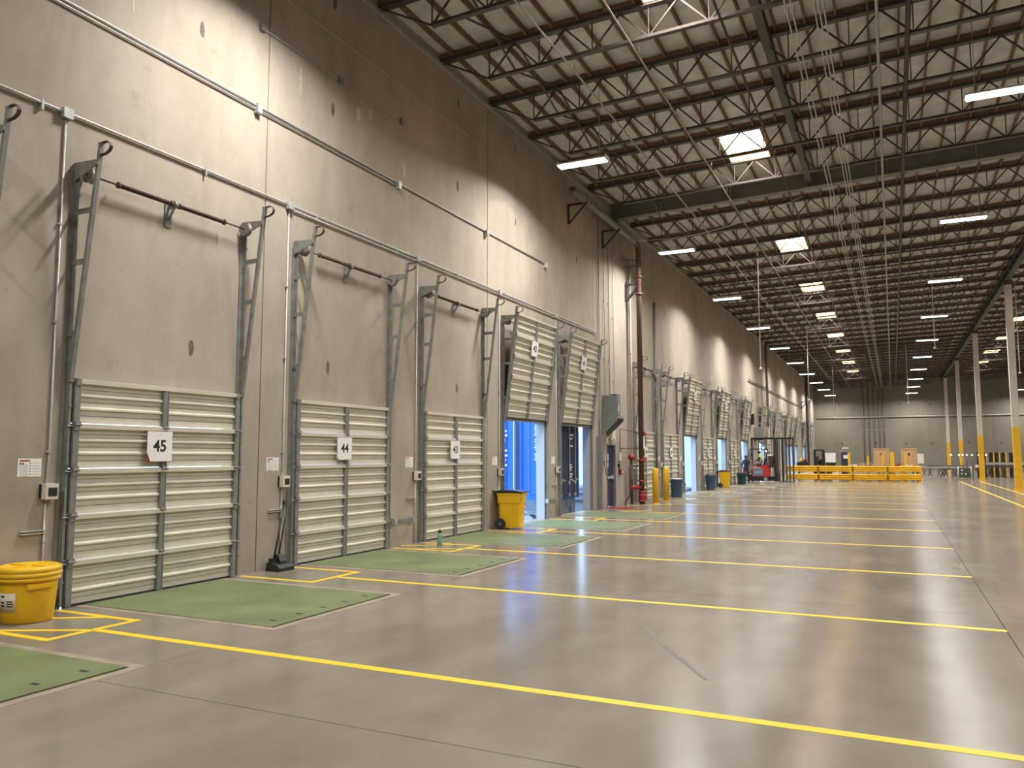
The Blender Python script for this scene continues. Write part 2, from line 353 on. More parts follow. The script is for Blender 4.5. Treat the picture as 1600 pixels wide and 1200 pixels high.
# ------------------------------------------------------------------ dock doors
HS = DH/5
prof = [(-0.03, 0.0), (0.0, 0.0), (0.0, 0.085), (-0.012, 0.087), (-0.012, 0.093), (0.0, 0.095), (0.0, 0.165), (0.030, 0.167), (0.030, 0.187), (0.0, 0.205), (0.0, 0.255), (-0.012, 0.257), (-0.012, 0.263), (0.0, 0.265), (0.0, 0.325),
        (0.030, 0.327), (0.030, 0.347), (0.0, 0.365), (0.0, 0.41), (-0.012, 0.412), (-0.012, 0.418), (0.0, 0.42), (0.0, HS-0.068), (0.055, HS-0.066), (0.058, HS-0.012), (0.0, HS-0.004), (-0.03, HS-0.004)]
SM = {'sheet': MB().prism(prof, 'y', 0.03, DW-0.03).mesh('section', 'beige'),
      'stile': MB().box(0.0, 0.048, -0.042, 0.042, 0.004, HS-0.07).box(0.048, 0.054, -0.042, -0.03, 0.004, HS-0.07).box(0.048, 0.054, 0.03, 0.042, 0.004, HS-0.07).mesh('center_stile', 'galvd'),
      'end': MB().box(-0.02, 0.056, 0.0, 0.075, 0.002, HS-0.075).box(-0.02, 0.05, 0, 0.03, HS-0.075, HS-0.004).mesh('end_stile', 'galvd'),
      'endr': MB().box(-0.02, 0.056, -0.075, 0.0, 0.002, HS-0.075).box(-0.02, 0.05, -0.03, 0, HS-0.075, HS-0.004).mesh('end_stile', 'galvd'),
      'hinge': MB().box(0.0, 0.072, -0.035, 0.035, -0.035, 0.02).tube([(0.07, -0.045, -0.02), (0.07, 0.045, -0.02)], 0.012, 8).mesh('hinge', 'drum'),
      'roller': MB().tube([(0.04, -0.02, 0.02), (0.04, -0.09, 0.02)], 0.012, 6).box(0.0, 0.07, 0.0, 0.06, -0.03, 0.05).mesh('roller_bracket', 'drum'),
      'rollerr': MB().tube([(0.04, 0.02, 0.02), (0.04, 0.09, 0.02)], 0.012, 6).box(0.0, 0.07, -0.06, 0.0, -0.03, 0.05).mesh('roller_bracket', 'drum'),
      'seal': MB().box(-0.035, 0.025, 0.02, DW-0.02, -0.0, 0.028).mesh('bottom_seal', 'black')}
def door_desc(n, o):
    if o: return f'raised beige ribbed shutter, {DN(n)}, leaning out above open bay'
    return f'closed beige ribbed shutter, {DN(n)}, with grey steel stiles'
TILT = math.atan2(0.355, 2.87)
NUMS = {}
def dock_door(n, y0, o):
    t = thing('dock_door', door_desc(n, o), 'dock door', (0.045, y0, 0.0) if not o else (0.045, y0, DH+0.03), group='dock doors')
    if o: t.rotation_euler = (0, TILT, 0)
    for i in range(5):
        s = link('section', SM['sheet'], t, (0, 0, i*HS+0.006))
        link('center_stile', SM['stile'], s, (0, DW/2, 0)); link('end_stile', SM['end'], s); link('end_stile', SM['endr'], s, (0, DW, 0))
        if i:
            link('hinge', SM['hinge'], s, (0, DW/2, 0)); link('hinge', SM['hinge'], s, (0, 0.05, 0)); link('hinge', SM['hinge'], s, (0, DW-0.05, 0))
        link('roller_bracket', SM['roller'], s, (0, 0.01, HS-0.06)); link('roller_bracket', SM['rollerr'], s, (0, DW-0.01, HS-0.06))
    link('bottom_seal', SM['seal'], t)
    return t
def placard(n, y0, o):
    W2 = 0.20
    t = thing('number_placard', f'square white placard with black number {n} on the {DN(n)}', 'sign', (0.045, y0, 0) if not o else (0.045, y0, DH+0.03), group='door number placards')
    if o: t.rotation_euler = (0, TILT, 0)
    yc, zc = 1.235, 1.925
    if n != 45: sheet = [(yc-W2, zc-0.02), (yc-W2+0.035, zc-W2), (yc+W2, zc-W2+0.005), (yc+W2, zc+W2), (yc-W2, zc+W2)]
    else: sheet = [(yc-W2, zc-0.08), (yc-W2+0.055, zc-W2), (yc+W2, zc-W2), (yc+W2, zc+W2), (yc-W2, zc+W2)]
    MB().prism(sheet, 'x', 0.083, 0.090).obj('sheet', 'white', t)
    if n == 45: MB().box(0.074, 0.080, yc-W2, yc+W2, zc-W2-0.008, zc+W2-0.01).obj('red_backing_sheet', 'redp', t)
    else: MB().box(0.074, 0.080, yc-W2, yc+W2-0.01, zc-W2+0.02, zc+W2-0.01).obj('backing_sheet', 'white', t)
    link('number', text_mesh(str(n), 0.215, 0.0045), t, (0.091, yc, zc), FACE_X)
    for dz in (0.16, -0.085): MB().tube([(0.09, yc, zc+dz), (0.094, yc, zc+dz)], 0.006, 8).obj('screw', 'galv', t)
# track frames
def tz(z): return 0.075 + (z-DH)/2.87*0.355   # inclined rail x at height z
TRM = {}
def side_meshes():
    mb = MB(); mb.box(0.0, 0.075, -0.012, 0.0, 0.02, 5.30).box(0.0, 0.012, -0.07, 0.0, 0.02, 5.30).box(0.063, 0.075, 0.0, 0.02, 0.02, DH)
    TRM['guide'] = mb.mesh('vertical_guide', 'galvd')
    TRM['rail'] = MB().bar((tz(DH-0.05), 0, DH-0.05), (tz(5.62), 0, 5.62), 0.05, 0.045).mesh('inclined_rail', 'galvd')
    for i, z in enumerate((3.28, 4.16, 4.79)):
        TRM['rung%d' % i] = MB().box(0.0, tz(z)+0.02, -0.012, 0.0, z-0.035, z+0.035).mesh('standoff_bracket', 'galvd')
    TRM['top'] = MB().prism([(0.0, 5.18), (tz(5.38)+0.02, 5.34), (tz(5.38)+0.02, 5.40), (0.0, 5.42)], 'y', -0.014, 0.0).mesh('top_bracket', 'galvd')
    hk = [(tz(5.62)-0.04, 5.605), (tz(5.62)+0.03, 5.615), (tz(5.62)+0.11, 5.618), (tz(5.62)+0.16, 5.59), (tz(5.62)+0.18, 5.545), (tz(5.62)+0.16, 5.50), (tz(5.62)+0.09, 5.468), (tz(5.62)-0.05, 5.455)]
    mb = MB()
    for a, b in zip(hk, hk[1:]): mb.bar((a[0], 0, a[1]), (b[0], 0, b[1]), 0.05, 0.012, (0, 1, 0.001)) if False else mb.bar((a[0], 0.0, a[1]), (b[0], 0.0, b[1]), 0.042, 0.010)
    TRM['hook'] = mb.mesh('bumper_spring', 'rust')
    TRM['drum'] = MB().tube([(0, -0.035, 0), (0, -0.02, 0), (0, 0.02, 0), (0, 0.035, 0)], [0.105, 0.085, 0.085, 0.105], 18).mesh('cable_drum', 'drum')
    TRM['shaft'] = MB().tube([(0, -0.05, 0), (0, DW+0.05, 0)], 0.013, 8).mesh('shaft', 'rust')
    mb = MB(); N = 34; L = 0.80
    for i in range(N):
        y = L*i/N; mb.tube([(0, y, 0), (0, y+L/N*0.35, 0), (0, y+L/N*0.7, 0)], [0.022, 0.034, 0.022], 8)
    mb.tube([(0, -0.03, 0), (0, 0.0, 0)], 0.042, 10); mb.tube([(0, L, 0), (0, L+0.03, 0)], 0.042, 10)
    TRM['spring'] = mb.mesh('torsion_spring', 'rust')
    TRM['brk'] = MB().box(-0.13, -0.118, -0.06, 0.06, -0.30, 0.05).box(-0.118, 0.03, -0.006, 0.006, -0.05, 0.02).bar((-0.12, 0, -0.2), (0.0, 0, -0.03), 0.012, 0.03).tube([(0, -0.03, 0), (0, 0.03, 0)], 0.05, 10).mesh('center_bracket', 'galvd')
    TRM['bolt'] = MB().tube([(0.075, 0, 0), (0.088, 0, 0)], 0.012, 6).mesh('bolt', 'drum')
side_meshes()
def track(n, y0, o):
    t = thing('door_track', f'grey lift track with angled rails around {DN(n)}', 'door track', (0.0, y0, 0), group='door tracks')
    for s, yy in ((0, -0.05), (1, DW+0.062)):
        g = link('vertical_guide', TRM['guide'], t, (0.004, yy, 0)); link('inclined_rail', TRM['rail'], t, (0, yy, 0))
        for i in range(3): link('standoff_bracket', TRM['rung%d' % i], t, (0.004, yy-(0.012 if s == 0 else 0), 0))
        link('top_bracket', TRM['top'], t, (0.004, yy-0.03, 0)); link('bumper_spring', TRM['hook'], t, (0, yy, 0))
        link('cable_drum', TRM['drum'], t, (0.135, 0.03 if s == 0 else DW-0.03, 5.28))
        if y0 < 20:
            for z in (0.3, 1.0, 1.7, 2.4, 3.0, 5.0): link('bolt', TRM['bolt'], g, (0, 0.01, z))
    link('shaft', TRM['shaft'], t, (0.135, 0, 5.28))
    link('torsion_spring', TRM['spring'], t, (0.135, 0.45, 5.28)); link('torsion_spring', TRM['spring'], t, (0.135, 1.42, 5.28))
    link('center_bracket', TRM['brk'], t, (0.135, 1.33, 5.28))
for n, y0, o in DOORS:
    dock_door(n, y0, o); track(n, y0, o)
    if y0 < 60: placard(n, y0, o)
# steel jamb lining of the open bays
for n, y0, o in DOORS:
    if o:
        j = struct(link('trim_%d' % n, None))
        MB().box(-WT-0.01, 0.002, y0+0.001, y0+0.02, 0, DH-0.001).obj('jamb', 'jamb', j)
        MB().box(-WT-0.01, 0.002, y0+DW-0.02, y0+DW-0.001, 0, DH-0.001).obj('jamb', 'jamb', j)
        MB().box(-WT-0.01, 0.002, y0+0.02, y0+DW-0.02, DH-0.02, DH-0.001).obj('lintel', 'jamb', j)

# ------------------------------------------------------------------ wall-mounted bits beside each door
def wall_kit(n, y0):
    near = y0 < 20
    cy = y0-0.24
    t = thing('door_control_box', f'small cream control box with black window left of {DN(n)}', 'control box', (0, cy, 1.385), group='door control boxes')
    MB().box(0.0, 0.115, -0.075, 0.075, -0.09, 0.09).obj('housing', 'cream', t); MB().box(0.115, 0.119, -0.05, 0.06, -0.055, 0.045).obj('window', 'black', t)
    MB().box(-0.0, 0.03, -0.085, -0.0751, -0.085, 0.085).obj('back_plate', 'black', t)
    t = thing('conduit_drop', f'thin vertical conduit feeding the control box left of {DN(n)}', 'conduit', (0, cy-0.015, 0), group='control conduits')
    MB().tube([(0.02, 0, 1.476), (0.02, 0.015, 1.75), (0.02, 0.012, 5.925)], 0.013, 8).obj('upper_run', 'conduit', t)
    MB().tube([(0.02, 0, 0.0), (0.02, 0, 1.294)], 0.013, 8).obj('lower_run', 'conduit', t)
    for z in (0.8, 1.85, 3.4, 4.6): MB().box(0.0, 0.036, -0.022, 0.03, z-0.012, z+0.012).obj('strap', 'galv', t)
    if y0 < 26:
        t = thing('junction_box', f'grey square junction box on the wall conduit above {DN(n)}', 'junction box', (0, cy-0.005, 5.985), group='junction boxes')
        MB().box(0.0, 0.075, -0.06, 0.06, -0.06, 0.06).obj('box', 'galv', t); MB().box(0.0751, 0.079, -0.064, 0.064, -0.064, 0.064).obj('cover', 'galv', t)
    t = thing('warning_sign', f'white safety notice with red header left of {DN(n)}', 'sign', (0, y0-0.455, 1.665), group='door safety notices')
    MB().box(0.0, 0.003, -0.14, 0.14, -0.105, 0.105).obj('sheet', 'white', t)
    MB().box(0.003, 0.004, -0.12, 0.0, 0.07, 0.088).obj('red_header', 'redp', t)
    for i in range(9 if near else 4):
        z = 0.03-0.016*i*(1 if near else 2); MB().box(0.003, 0.0036, -0.12, -0.02, z-0.003, z+0.003).obj('print_line', 'greytext', t)
    for i in range(5):
        z = 0.05-0.032*i; MB().box(0.003, 0.0036, 0.0, 0.012, z-0.007, z+0.007).obj('pictogram', 'ink', t); MB().box(0.003, 0.0036, 0.035, 0.12, z-0.003, z+0.003).obj('print_line', 'greytext', t)
    for q in (-0.11, -0.08): MB().box(0.003, 0.0036, q-0.008, q+0.008, 0.035, 0.058).obj('pictogram', 'ink', t)
    MB().tube
    mb = MB().box(0.0, 0.004, -0.15, 0.15, -0.021, 0.021).box(0.004, 0.04, -0.15, 0.15, 0.017, 0.021).box(0.004, 0.04, -0.15, 0.15, -0.021, -0.017).box(0.036, 0.04, -0.15, 0.15, 0.009, 0.017).box(0.036, 0.04, -0.15, 0.15, -0.017, -0.009)
    tag(mb.obj('strut_channel', 'conduit', None, (0, y0-0.39, 0.92)), f'short slotted steel channel low on wall left of {DN(n)}', 'bracket', 'strut channels')
for n, y0, o in DOORS:
    if n != 46 and y0 < 58: wall_kit(n, y0)
def low_bar(n, y0):
    t = thing('chock_holder', f'grey steel bar on two brackets near the floor left of {DN(n)}', 'bracket', (0, y0-0.73, 0.5), group='low wall bars')
    MB().box(0.08, 0.10, -0.35, 0.35, -0.035, 0.035).obj('bar', 'galvd', t)
    for s in (-1, 1): MB().box(0.0, 0.11, s*0.33-0.035, s*0.33+0.035, -0.06, 0.06).obj('end_bracket', 'galv', t)
low_bar(43, 14.37); low_bar(41, 22.08)
# horizontal conduits
t = thing('wall_conduit', 'grey double conduit running level above the five nearest doors', 'conduit', (0, 0, 5.98))
MB().tube([(0.03, YB+0.1, 0.02), (0.03, 25.4, 0.02)], 0.018, 8).obj('conduit', 'conduit', t)
MB().tube([(0.03, 10.1, -0.045), (0.03, 25.35, -0.045), (0.03, 25.42, -0.1), (0.03, 25.42, -1.5)], 0.014, 8).obj('conduit', 'conduit', t)
for i in range(9): MB().box(0, 0.055, 3.3+2.5*i-0.012, 3.3+2.5*i+0.012, -0.07, 0.05).obj('strap', 'galv', t)
t = thing('upper_conduit', 'grey conduit pair running level high on the wall above door forty-five', 'conduit', (0, 0, 7.37))
MB().tube([(0.03, YB+0.1, 0.03), (0.03, 21.0, 0.03)], 0.017, 8).obj('conduit', 'conduit', t)
MB().tube([(0.03, YB+0.1, -0.03), (0.03, 13.3, -0.03)], 0.015, 8).obj('conduit', 'conduit', t)
for y in (5.3, 9.32, 13.34, 17.28, 21.02): MB().box(0, 0.09, y-0.05, y+0.05, -0.1, 0.055).obj('conduit_box', 'galv', t)
t = thing('slender_rod', 'slender steel rod between two small boxes high above door forty-four', 'conduit', (0, 0, 8.74))
MB().tube([(0.02, 9.41, 0), (0.02, 13.43, 0)], 0.009, 6).obj('rod', 'galv', t)
for y in (9.38, 11.4, 13.45): MB().box(0, 0.06, y-0.05, y+0.05, -0.05, 0.07).obj('end_box', 'galvd', t)
tag(MB().tube([(0.02, YB+0.2, 9.53), (0.02, 18.2, 9.53)], 0.01, 6).obj('thin_wall_line', 'conduit'), 'thin pale line run level just below the roof line over doors', 'conduit')
struct(MB().box(0.0, 0.05, YB+0.01, YEND-0.01, 10.68, 10.76).obj('trim_1', 'galv'))
# verticals between door 41 and the riser
for y, za, zb, r, mt, lab in ((25.72, 0.0, 10.6, 0.024, 'conduit', 'grey conduit rising full height just right of door forty-one'), (26.25, 3.8, 10.6, 0.015, 'conduit', 'thin conduit rising from top of grey wall cabinet'),
                              (26.75, 3.8, 10.6, 0.02, 'conduit', 'conduit climbing to the roof beside cabinet, over navy door'), (27.25, 2.9, 10.6, 0.013, 'conduit', 'slim conduit climbing to the roof right of grey cabinet'),
                              (29.35, 2.0, 9.4, 0.03, 'whitepipe', 'white plastic pipe climbing the wall beside red oxide riser'), (32.86, 0.0, 8.3, 0.05, 'boxgrey', 'dark grey downpipe on wall beyond the riser, behind bollards')):
    t = thing('wall_pipe', lab, 'pipe', (0, y, 0))
    MB().tube([(0.05, 0, za), (0.05, 0, zb)], r, 10).obj('pipe', mt, t)
    for i in range(3): z = za+(zb-za)*(0.2+0.3*i); MB().box(0, 0.05+r+0.004, -r-0.012, r+0.012, z-0.015, z+0.015).obj('strap', 'galv', t)

# ------------------------------------------------------------------ man door, cabinet, riser, bollards
d1 = struct(link('door_1', None, None, (0, 26.45, 0)))
MB().box(-0.12, -0.075, 0.05, 0.92, 0.02, 2.15).obj('leaf', 'navy', d1)
fr = MB().box(-0.2, 0.025, 0.001, 0.05, 0, 2.198).box(-0.2, 0.025, 0.92, 0.969, 0, 2.198).box(-0.2, 0.025, 0.05, 0.92, 2.15, 2.198).obj('frame', 'boxgrey', d1)
MB().box(-0.075, -0.02, 0.15, 0.85, 0.98, 1.06).box(-0.075, -0.03, 0.72, 0.86, 0.95, 1.10).obj('push_bar', 'galv', d1)
MB().box(-0.0749, -0.072, 0.1, 0.42, 1.62, 1.85).obj('notice', 'white', d1); MB().box(-0.0749, -0.072, 0.1, 0.40, 1.38, 1.58).obj('notice', 'white', d1)
t = thing('electrical_cabinet', 'grey steel electrical cabinet mounted high above the navy exit door', 'cabinet', (0, 26.1, 3.12))
MB().box(0.0, 0.52, 0, 0.36, 0.0, 0.75).obj('body', 'boxgrey', t); MB().box(0.5201, 0.535, 0.02, 0.34, 0.02, 0.60).obj('door', 'boxgrey', t); MB().box(0.5351, 0.537, 0.10, 0.17, 0.2, 0.42).obj('label_plate', 'white', t)
MB().box(0.05, 0.47, -0.012, -0.0001, 0.66, 0.69).obj('rain_lip', 'boxgrey', t); MB().box(0.30, 0.50, -0.003, 0.35, 0.7501, 0.78).obj('vent', 'black', t)
t = thing('cabinet_shelf', 'dark grey steel bracket shelf holding the electrical cabinet', 'shelf', (0, 26.1, 3.0))
MB().box(0.0, 0.62, -0.30, 0.45, 0.06, 0.12).obj('shelf_plate', 'boxgrey', t)
for y in (-0.28, 0.42): MB().prism([(0.0, -0.55), (0.05, -0.55), (0.62, -0.02), (0.62, 0.06), (0.0, 0.06)], 'y', y-0.02, y+0.02).obj('gusset', 'boxgrey', t)
t = thing('cable_duct', 'grey rectangular cable duct standing between door forty-one and navy door', 'duct', (0, 25.55, 0))
MB().box(0, 0.16, -0.08, 0.0, 0.0, 2.44).obj('duct', 'boxgrey', t); MB().tube([(0.1, 0.45, 2.40), (0.12, 0.3, 2.0), (0.1, 0.12, 1.75), (0.1, 0.12, 1.2)], 0.03, 10).obj('bent_conduit', 'galvd', t)
t = thing('exit_sign', 'cream emergency light box on wall above the navy door', 'sign', (0, 26.95, 2.52))
MB().box(0, 0.12, -0.17, 0.17, -0.12, 0.16).obj('box', 'cream', t)
for s in (-1, 1): MB().lathe([(0.0, 0), (0.05, 0.02), (0.06, 0.07)], (0.07, s*0.14, -0.2), 12).obj('lamp_head', 'white', t)
t = thing('fire_alarm_pull', 'red fire alarm box on the wall right of navy door', 'alarm', (0, 27.85, 1.2))
MB().box(0, 0.12, -0.09, 0.09, -0.09, 0.09).obj('box', 'red', t); MB().box(0.12, 0.125, -0.05, 0.07, -0.06, 0.06).obj('face', 'white', t)
t = thing('wall_phone', 'small cream wall unit above the red fire alarm box', 'wall unit', (0, 27.75, 1.75)); MB().box(0, 0.1, -0.09, 0.09, -0.14, 0.14).obj('body', 'cream', t); MB().box(0.0, 0.05, -0.05, 0.06, -0.40, -0.26).obj('switch', 'black', t)
tag(MB().box(0.1, 0.95, 25.95, 26.9, 0.0, 0.012).box(0.13, 0.92, 25.98, 26.87, 0.012, 0.018).obj('door_mat', 'red'), 'small red mat lying on the floor before navy door', 'mat')
t = thing('leaning_rod', 'thin dark rod leaning against wall left of navy door', 'rod', (0, 25.9, 0)); MB().tube([(0.30, 0.35, 0.01), (0.10, 0.0, 1.55)], 0.014, 8).obj('rod', 'rust', t); MB().tube([(0.10, 0.0, 1.55), (0.093, -0.012, 1.62)], 0.022, 8).obj('grip', 'black', t)
RX, RY = 0.55, 28.85
t = thing('fire_riser', 'tall red oxide sprinkler riser pipe with red valves by bollards', 'pipe', (RX, RY, 0))
MB().tube([(0, 0, 0.0), (0, 0, 9.62), (0, -0.06, 9.74), (0, -0.2, 9.80), (0, -6.9, 9.83)], 0.10, 14).obj('riser_pipe', 'pipe', t)
MB().tube([(0, -0.55, 9.8), (0, -6.9, 9.83)], 0.112, 14).obj('overhead_sleeve', 'galvd', t)
for z in (0.12, 0.45, 0.85, 1.62, 7.9, 8.55): MB().tube([(0, 0, z-0.03), (0, 0, z+0.03)], 0.155, 16).obj('coupling', 'red' if z < 2 else 'pipe', t)
v = MB().lathe([(0.10, 0.0), (0.14, 0.04), (0.15, 0.16), (0.14, 0.28), (0.10, 0.32)], (0, 0, 0.12), 16).obj('check_valve', 'red', t)
MB().tube([(0, 0, 0.62), (-0.18, -0.16, 0.62), (-0.32, -0.40, 0.62)], 0.085, 12).obj('side_branch', 'red', t)
MB().lathe([(0.05, 0.0), (0.12, 0.05), (0.135, 0.12), (0.11, 0.2), (0.04, 0.23)], (0.02, 0.05, 1.55), 14).obj('gauge_valve', 'red', t)
MB().lathe([(0.05, 0.0), (0.12, 0.05), (0.13, 0.12), (0.10, 0.20), (0.04, 0.22)], (-0.30, -0.30, 1.62), 14).obj('alarm_bell', 'red', t)
MB().tube([(-0.30, -0.30, 0.0), (-0.30, -0.30, 1.62)], 0.055, 10).obj('bypass_pipe', 'rust', t)
MB().tube([(0, 0, 1.42), (-0.15, -0.45, 1.42), (-0.15, -0.95, 1.42), (-0.15, -1.0, 1.36), (-0.15, -1.0, 0.35), (-0.3, -1.05, 0.15), (-0.3, -1.05, 0.0)], 0.032, 8).obj('drain_pipe', 'rust', t)
MB().tube([(0, 0, 2.05), (-0.25, -0.2, 2.05), (-0.48, -1.0, 2.05)], 0.02, 8).obj('trim_pipe', 'pipe', t)
MB().tube([(0.05, 0, 2.62), (-0.45, -1.1, 2.75), (-0.5, -1.1, 1.2)], 0.016, 8).obj('trim_pipe', 'pipe', t)
MB().box(-0.02, 0.16, -0.05, 0.06, 2.52, 2.68).obj('tamper_switch', 'red', t); MB().box(0.11, 0.118, -0.1, 0.06, 2.05, 2.5).obj('hanging_tag', 'white', t)
for z in (8.3,):
    b = MB().bar((-0.54, -0.02, z), (0.0, -0.02, z), 0.06).bar((-0.52, -0.02, z), (-0.52, -0.02, z-0.65), 0.06).bar((-0.50, -0.02, z-0.62), (0.02, -0.02, z-0.03), 0.06).bar((-0.54, 0.1, z), (0, 0.1, z), 0.05).bar((-0.5, 0.1, z-0.62), (0.02, 0.1, z-0.03), 0.05)
    b.obj('wall_bracket', 'steel', t)
for y in (-2.6, -5.9): MB().bar((-0.54, y, 9.72), (0.12, y, 9.72), 0.06).bar((-0.52, y, 9.72), (-0.52, y, 9.1), 0.06).bar((-0.5, y, 9.12), (0.08, y, 9.7), 0.05).obj('wall_bracket', 'steel', t)
MB().tube([(-0.52, -0.4, 9.2), (0.1, 0.1, 9.2)], 0.018, 6).tube([(-0.52, -0.1, 8.95), (0.1, 0, 9.05)], 0.018, 6).obj('sway_brace', 'steel', t)
def bollard(x, y, lab):
    t = thing('bollard', lab, 'bollard', (x, y, 0), group='yellow bollards')
    MB().lathe([(0.115, 0.0), (0.115, 1.24), (0.105, 1.28), (0.07, 1.31), (0.0, 1.32)], (0, 0, 0), 20).obj('post', 'ypaint', t); MB().lathe([(0.15, 0.0), (0.15, 0.015), (0.12, 0.02)], (0, 0, 0), 20).obj('base_ring', 'ypaint', t)
bollard(0.93, 29.35, 'yellow steel bollard standing nearer the red riser valves'); bollard(0.88, 31.1, 'yellow steel bollard farther along, right of the other bollard')

# ------------------------------------------------------------------ ceiling, joists, girders
ce = struct(link('ceiling', None))
sky = [(12.66, 15.10), (22.42, 24.86), (34.62, 37.06), (44.38, 46.82), (54.14, 56.58), (63.90, 66.34), (73.66, 76.10), (83.42, 85.86), (93.18, 95.62)]
JY = [27.3+2.44*i for i in range(-16, 34) if YB < 27.3+2.44*i < YEND-0.5]
def decksheet(x0, x1, y0, y1):
    mb = MB(); b = [(x0, deck(x0)), (x1, deck(x1)), (x1, deck(x1)+0.1), (x0, deck(x0)+0.1)]; mb.prism(b, 'y', y0, y1); mb.obj('foil_deck', 'foil', ce)
holes = sorted([(a+0.06, b-0.06) for a, b in sky])
SX = [(4.78, 6.0), (17.0, 18.22), (26.0, 27.2)]
def deck_rows(x0, x1): decksheet(x0, x1, YB-0.2, YEND+0.2)
xe = -0.24
for (a, b) in SX:
    deck_rows(xe, a); c = YB-0.2
    for (p, q) in holes: decksheet(a, b, c, p); c = q
    decksheet(a, b, c, YEND+0.2); xe = b
deck_rows(xe, XR+0.24)
for i, (p, q) in enumerate(holes):
    for j, (a, b) in enumerate(SX):
        if j == 2 and i < 4: continue
        place = ['over the dock bays', 'in the bay beyond the columns', 'in the farthest bay right of the columns'][j]
        t = thing('skylight', f'{ordn(i)} wood-framed bright skylight from the camera, {place}', 'skylight', (a, p, deck(a)-0.16), group='skylights')
        w, l = b-a, q-p
        MB().box(0, 0.03, 0, l, 0, 0.42).obj('curb_board', 'ply', t); MB().box(w-0.03, w, 0, l, 0, 0.42).obj('curb_board', 'ply', t)
        MB().box(0.03, w-0.03, 0, 0.03, 0, 0.42).obj('curb_board', 'ply', t); MB().box(0.03, w-0.03, l-0.03, l, 0, 0.42).obj('curb_board', 'ply', t)
        n = 6; pr = [(0.0, 0.42), (w, 0.42)] + [(w*(0.5+0.5*math.cos(math.pi*k/n)), 0.44+0.12*math.sin(math.pi*k/n)) for k in range(n+1)]
        MB().prism(pr, 'y', 0, l).obj('acrylic_dome', 'skypane', t)
        for yy in (l*0.33, l*0.66): MB().tube([(0.03, yy, 0.36), (w-0.03, yy, 0.36)], 0.008, 6).obj('burglar_bar', 'steel', t)
XM = 14.7
LB = 1.22
def chord_meshes(x0, x1):
    top = MB().prism([(x0, zt(x0)-0.09), (x1, zt(x1)-0.09), (x1, zt(x1)), (x0, zt(x0))], 'y', -0.075, 0.075)
    nail = MB().prism([(x0, zt(x0)), (x1, zt(x1)), (x1, zt(x1)+0.10), (x0, zt(x0)+0.10)], 'y', -0.07, 0.07)
    a, b = x0+LB, x1-LB
    bot = MB().prism([(a, zt(a)-0.77), (b, zt(b)-0.77), (b, zt(b)-0.71), (a, zt(a)-0.71)], 'y', -0.06, 0.06)
    return top.mesh('top_chord', 'steel'), nail.mesh('timber_nailer', 'timber'), bot.mesh('bottom_chord', 'steel')
def web_list(x0, x1):
    out = []; n = int(round((x1-x0)/LB)); L = (x1-x0)/n
    for i in range(1, n):
        xb = x0+L*i; B = (xb, 0, zt(xb)-0.735)
        xl, xr2 = xb-L/2, xb+L/2
        if i == 1: xl = x0+0.05
        if i == n-1: xr2 = x1-0.05
        out += [(B, (xl, 0, zt(xl)-0.08), 0.034), (B, (xr2, 0, zt(xr2)-0.08), 0.034), (B, (xb, 0, zt(xb)-0.08), 0.024)]
    return out
B1 = chord_meshes(0.02, XM-0.1); B2 = chord_meshes(XM+0.1, XR-0.02)
W1 = web_list(0.02, XM-0.1); W2 = web_list(XM+0.1, XR-0.02)
webm = [MB().bar(p, q, w, w).mesh('web_rod', 'steel') for p, q, w in W1]
def joined(Wl):
    mb = MB()
    for p, q, w in Wl: mb.bar(p, q, w, w)
    return mb.mesh('web_bracing', 'steel')
W1J, W2J = joined(W1), joined(W2)
GY = 27.3
before = [y for y in JY if y < GY-0.1]; after = [y for y in JY if y > GY+0.1]
for bay in (0, 1):
    for y in JY:
        if abs(y-GY) < 0.1: continue
        if y < GY: idx = len(before)-1-before.index(y); where = f'{ordn(idx)} before the solid girder'
        else: idx = after.index(y); where = f'{ordn(idx)} beyond the solid girder'
        if bay == 1 and y < 24: continue
        side = 'over the dock bays' if bay == 0 else 'right of the columns'
        t = thing('roof_joist', f'open-web steel roof joist {side}, {where}', 'roof joist', (0, y, 0), group='roof joists')
        for nm, me in zip(('top_chord', 'timber_nailer', 'bottom_chord'), (B1, B2)[bay]): link(nm, me, t)
        if bay == 0 and 12 < y < GY:
            for me in webm: link('web_rod', me, t)
        else:
            o = link('web_bracing', (W1J, W2J)[bay], t); o['kind'] = 'stuff'
# plate girder
t = thing('plate_girder', 'deep grey solid steel girder spanning from dock wall to columns', 'girder', (0, GY, 0))
def slopebar(x0, x1, za, zb, y0, y1, name, mt):
    MB().prism([(x0, za+0.03*x0), (x1, za+0.03*x1), (x1, zb+0.03*x1), (x0, zb+0.03*x0)], 'y', y0, y1).obj(name, mt, t)
slopebar(0.02, XM-0.1, 10.42, 10.93, -0.012, 0.012, 'web_plate', 'girder'); slopebar(0.02, XM-0.1, 10.38, 10.42, -0.16, 0.16, 'bottom_flange', 'girder'); slopebar(0.02, XM-0.1, 10.93, 10.965, -0.16, 0.16, 'top_flange', 'girder')
for i in range(6):
    x = 1.9+2.44*i; MB().box(x-0.012, x+0.012, -0.12, 0.12, 10.42+0.03*x, 10.93+0.03*x).obj('stiffener', 'galv', t)
MB().box(0.0, 0.3, -0.14, 0.14, 10.02, 10.39).obj('wall_bearing', 'girder', t)
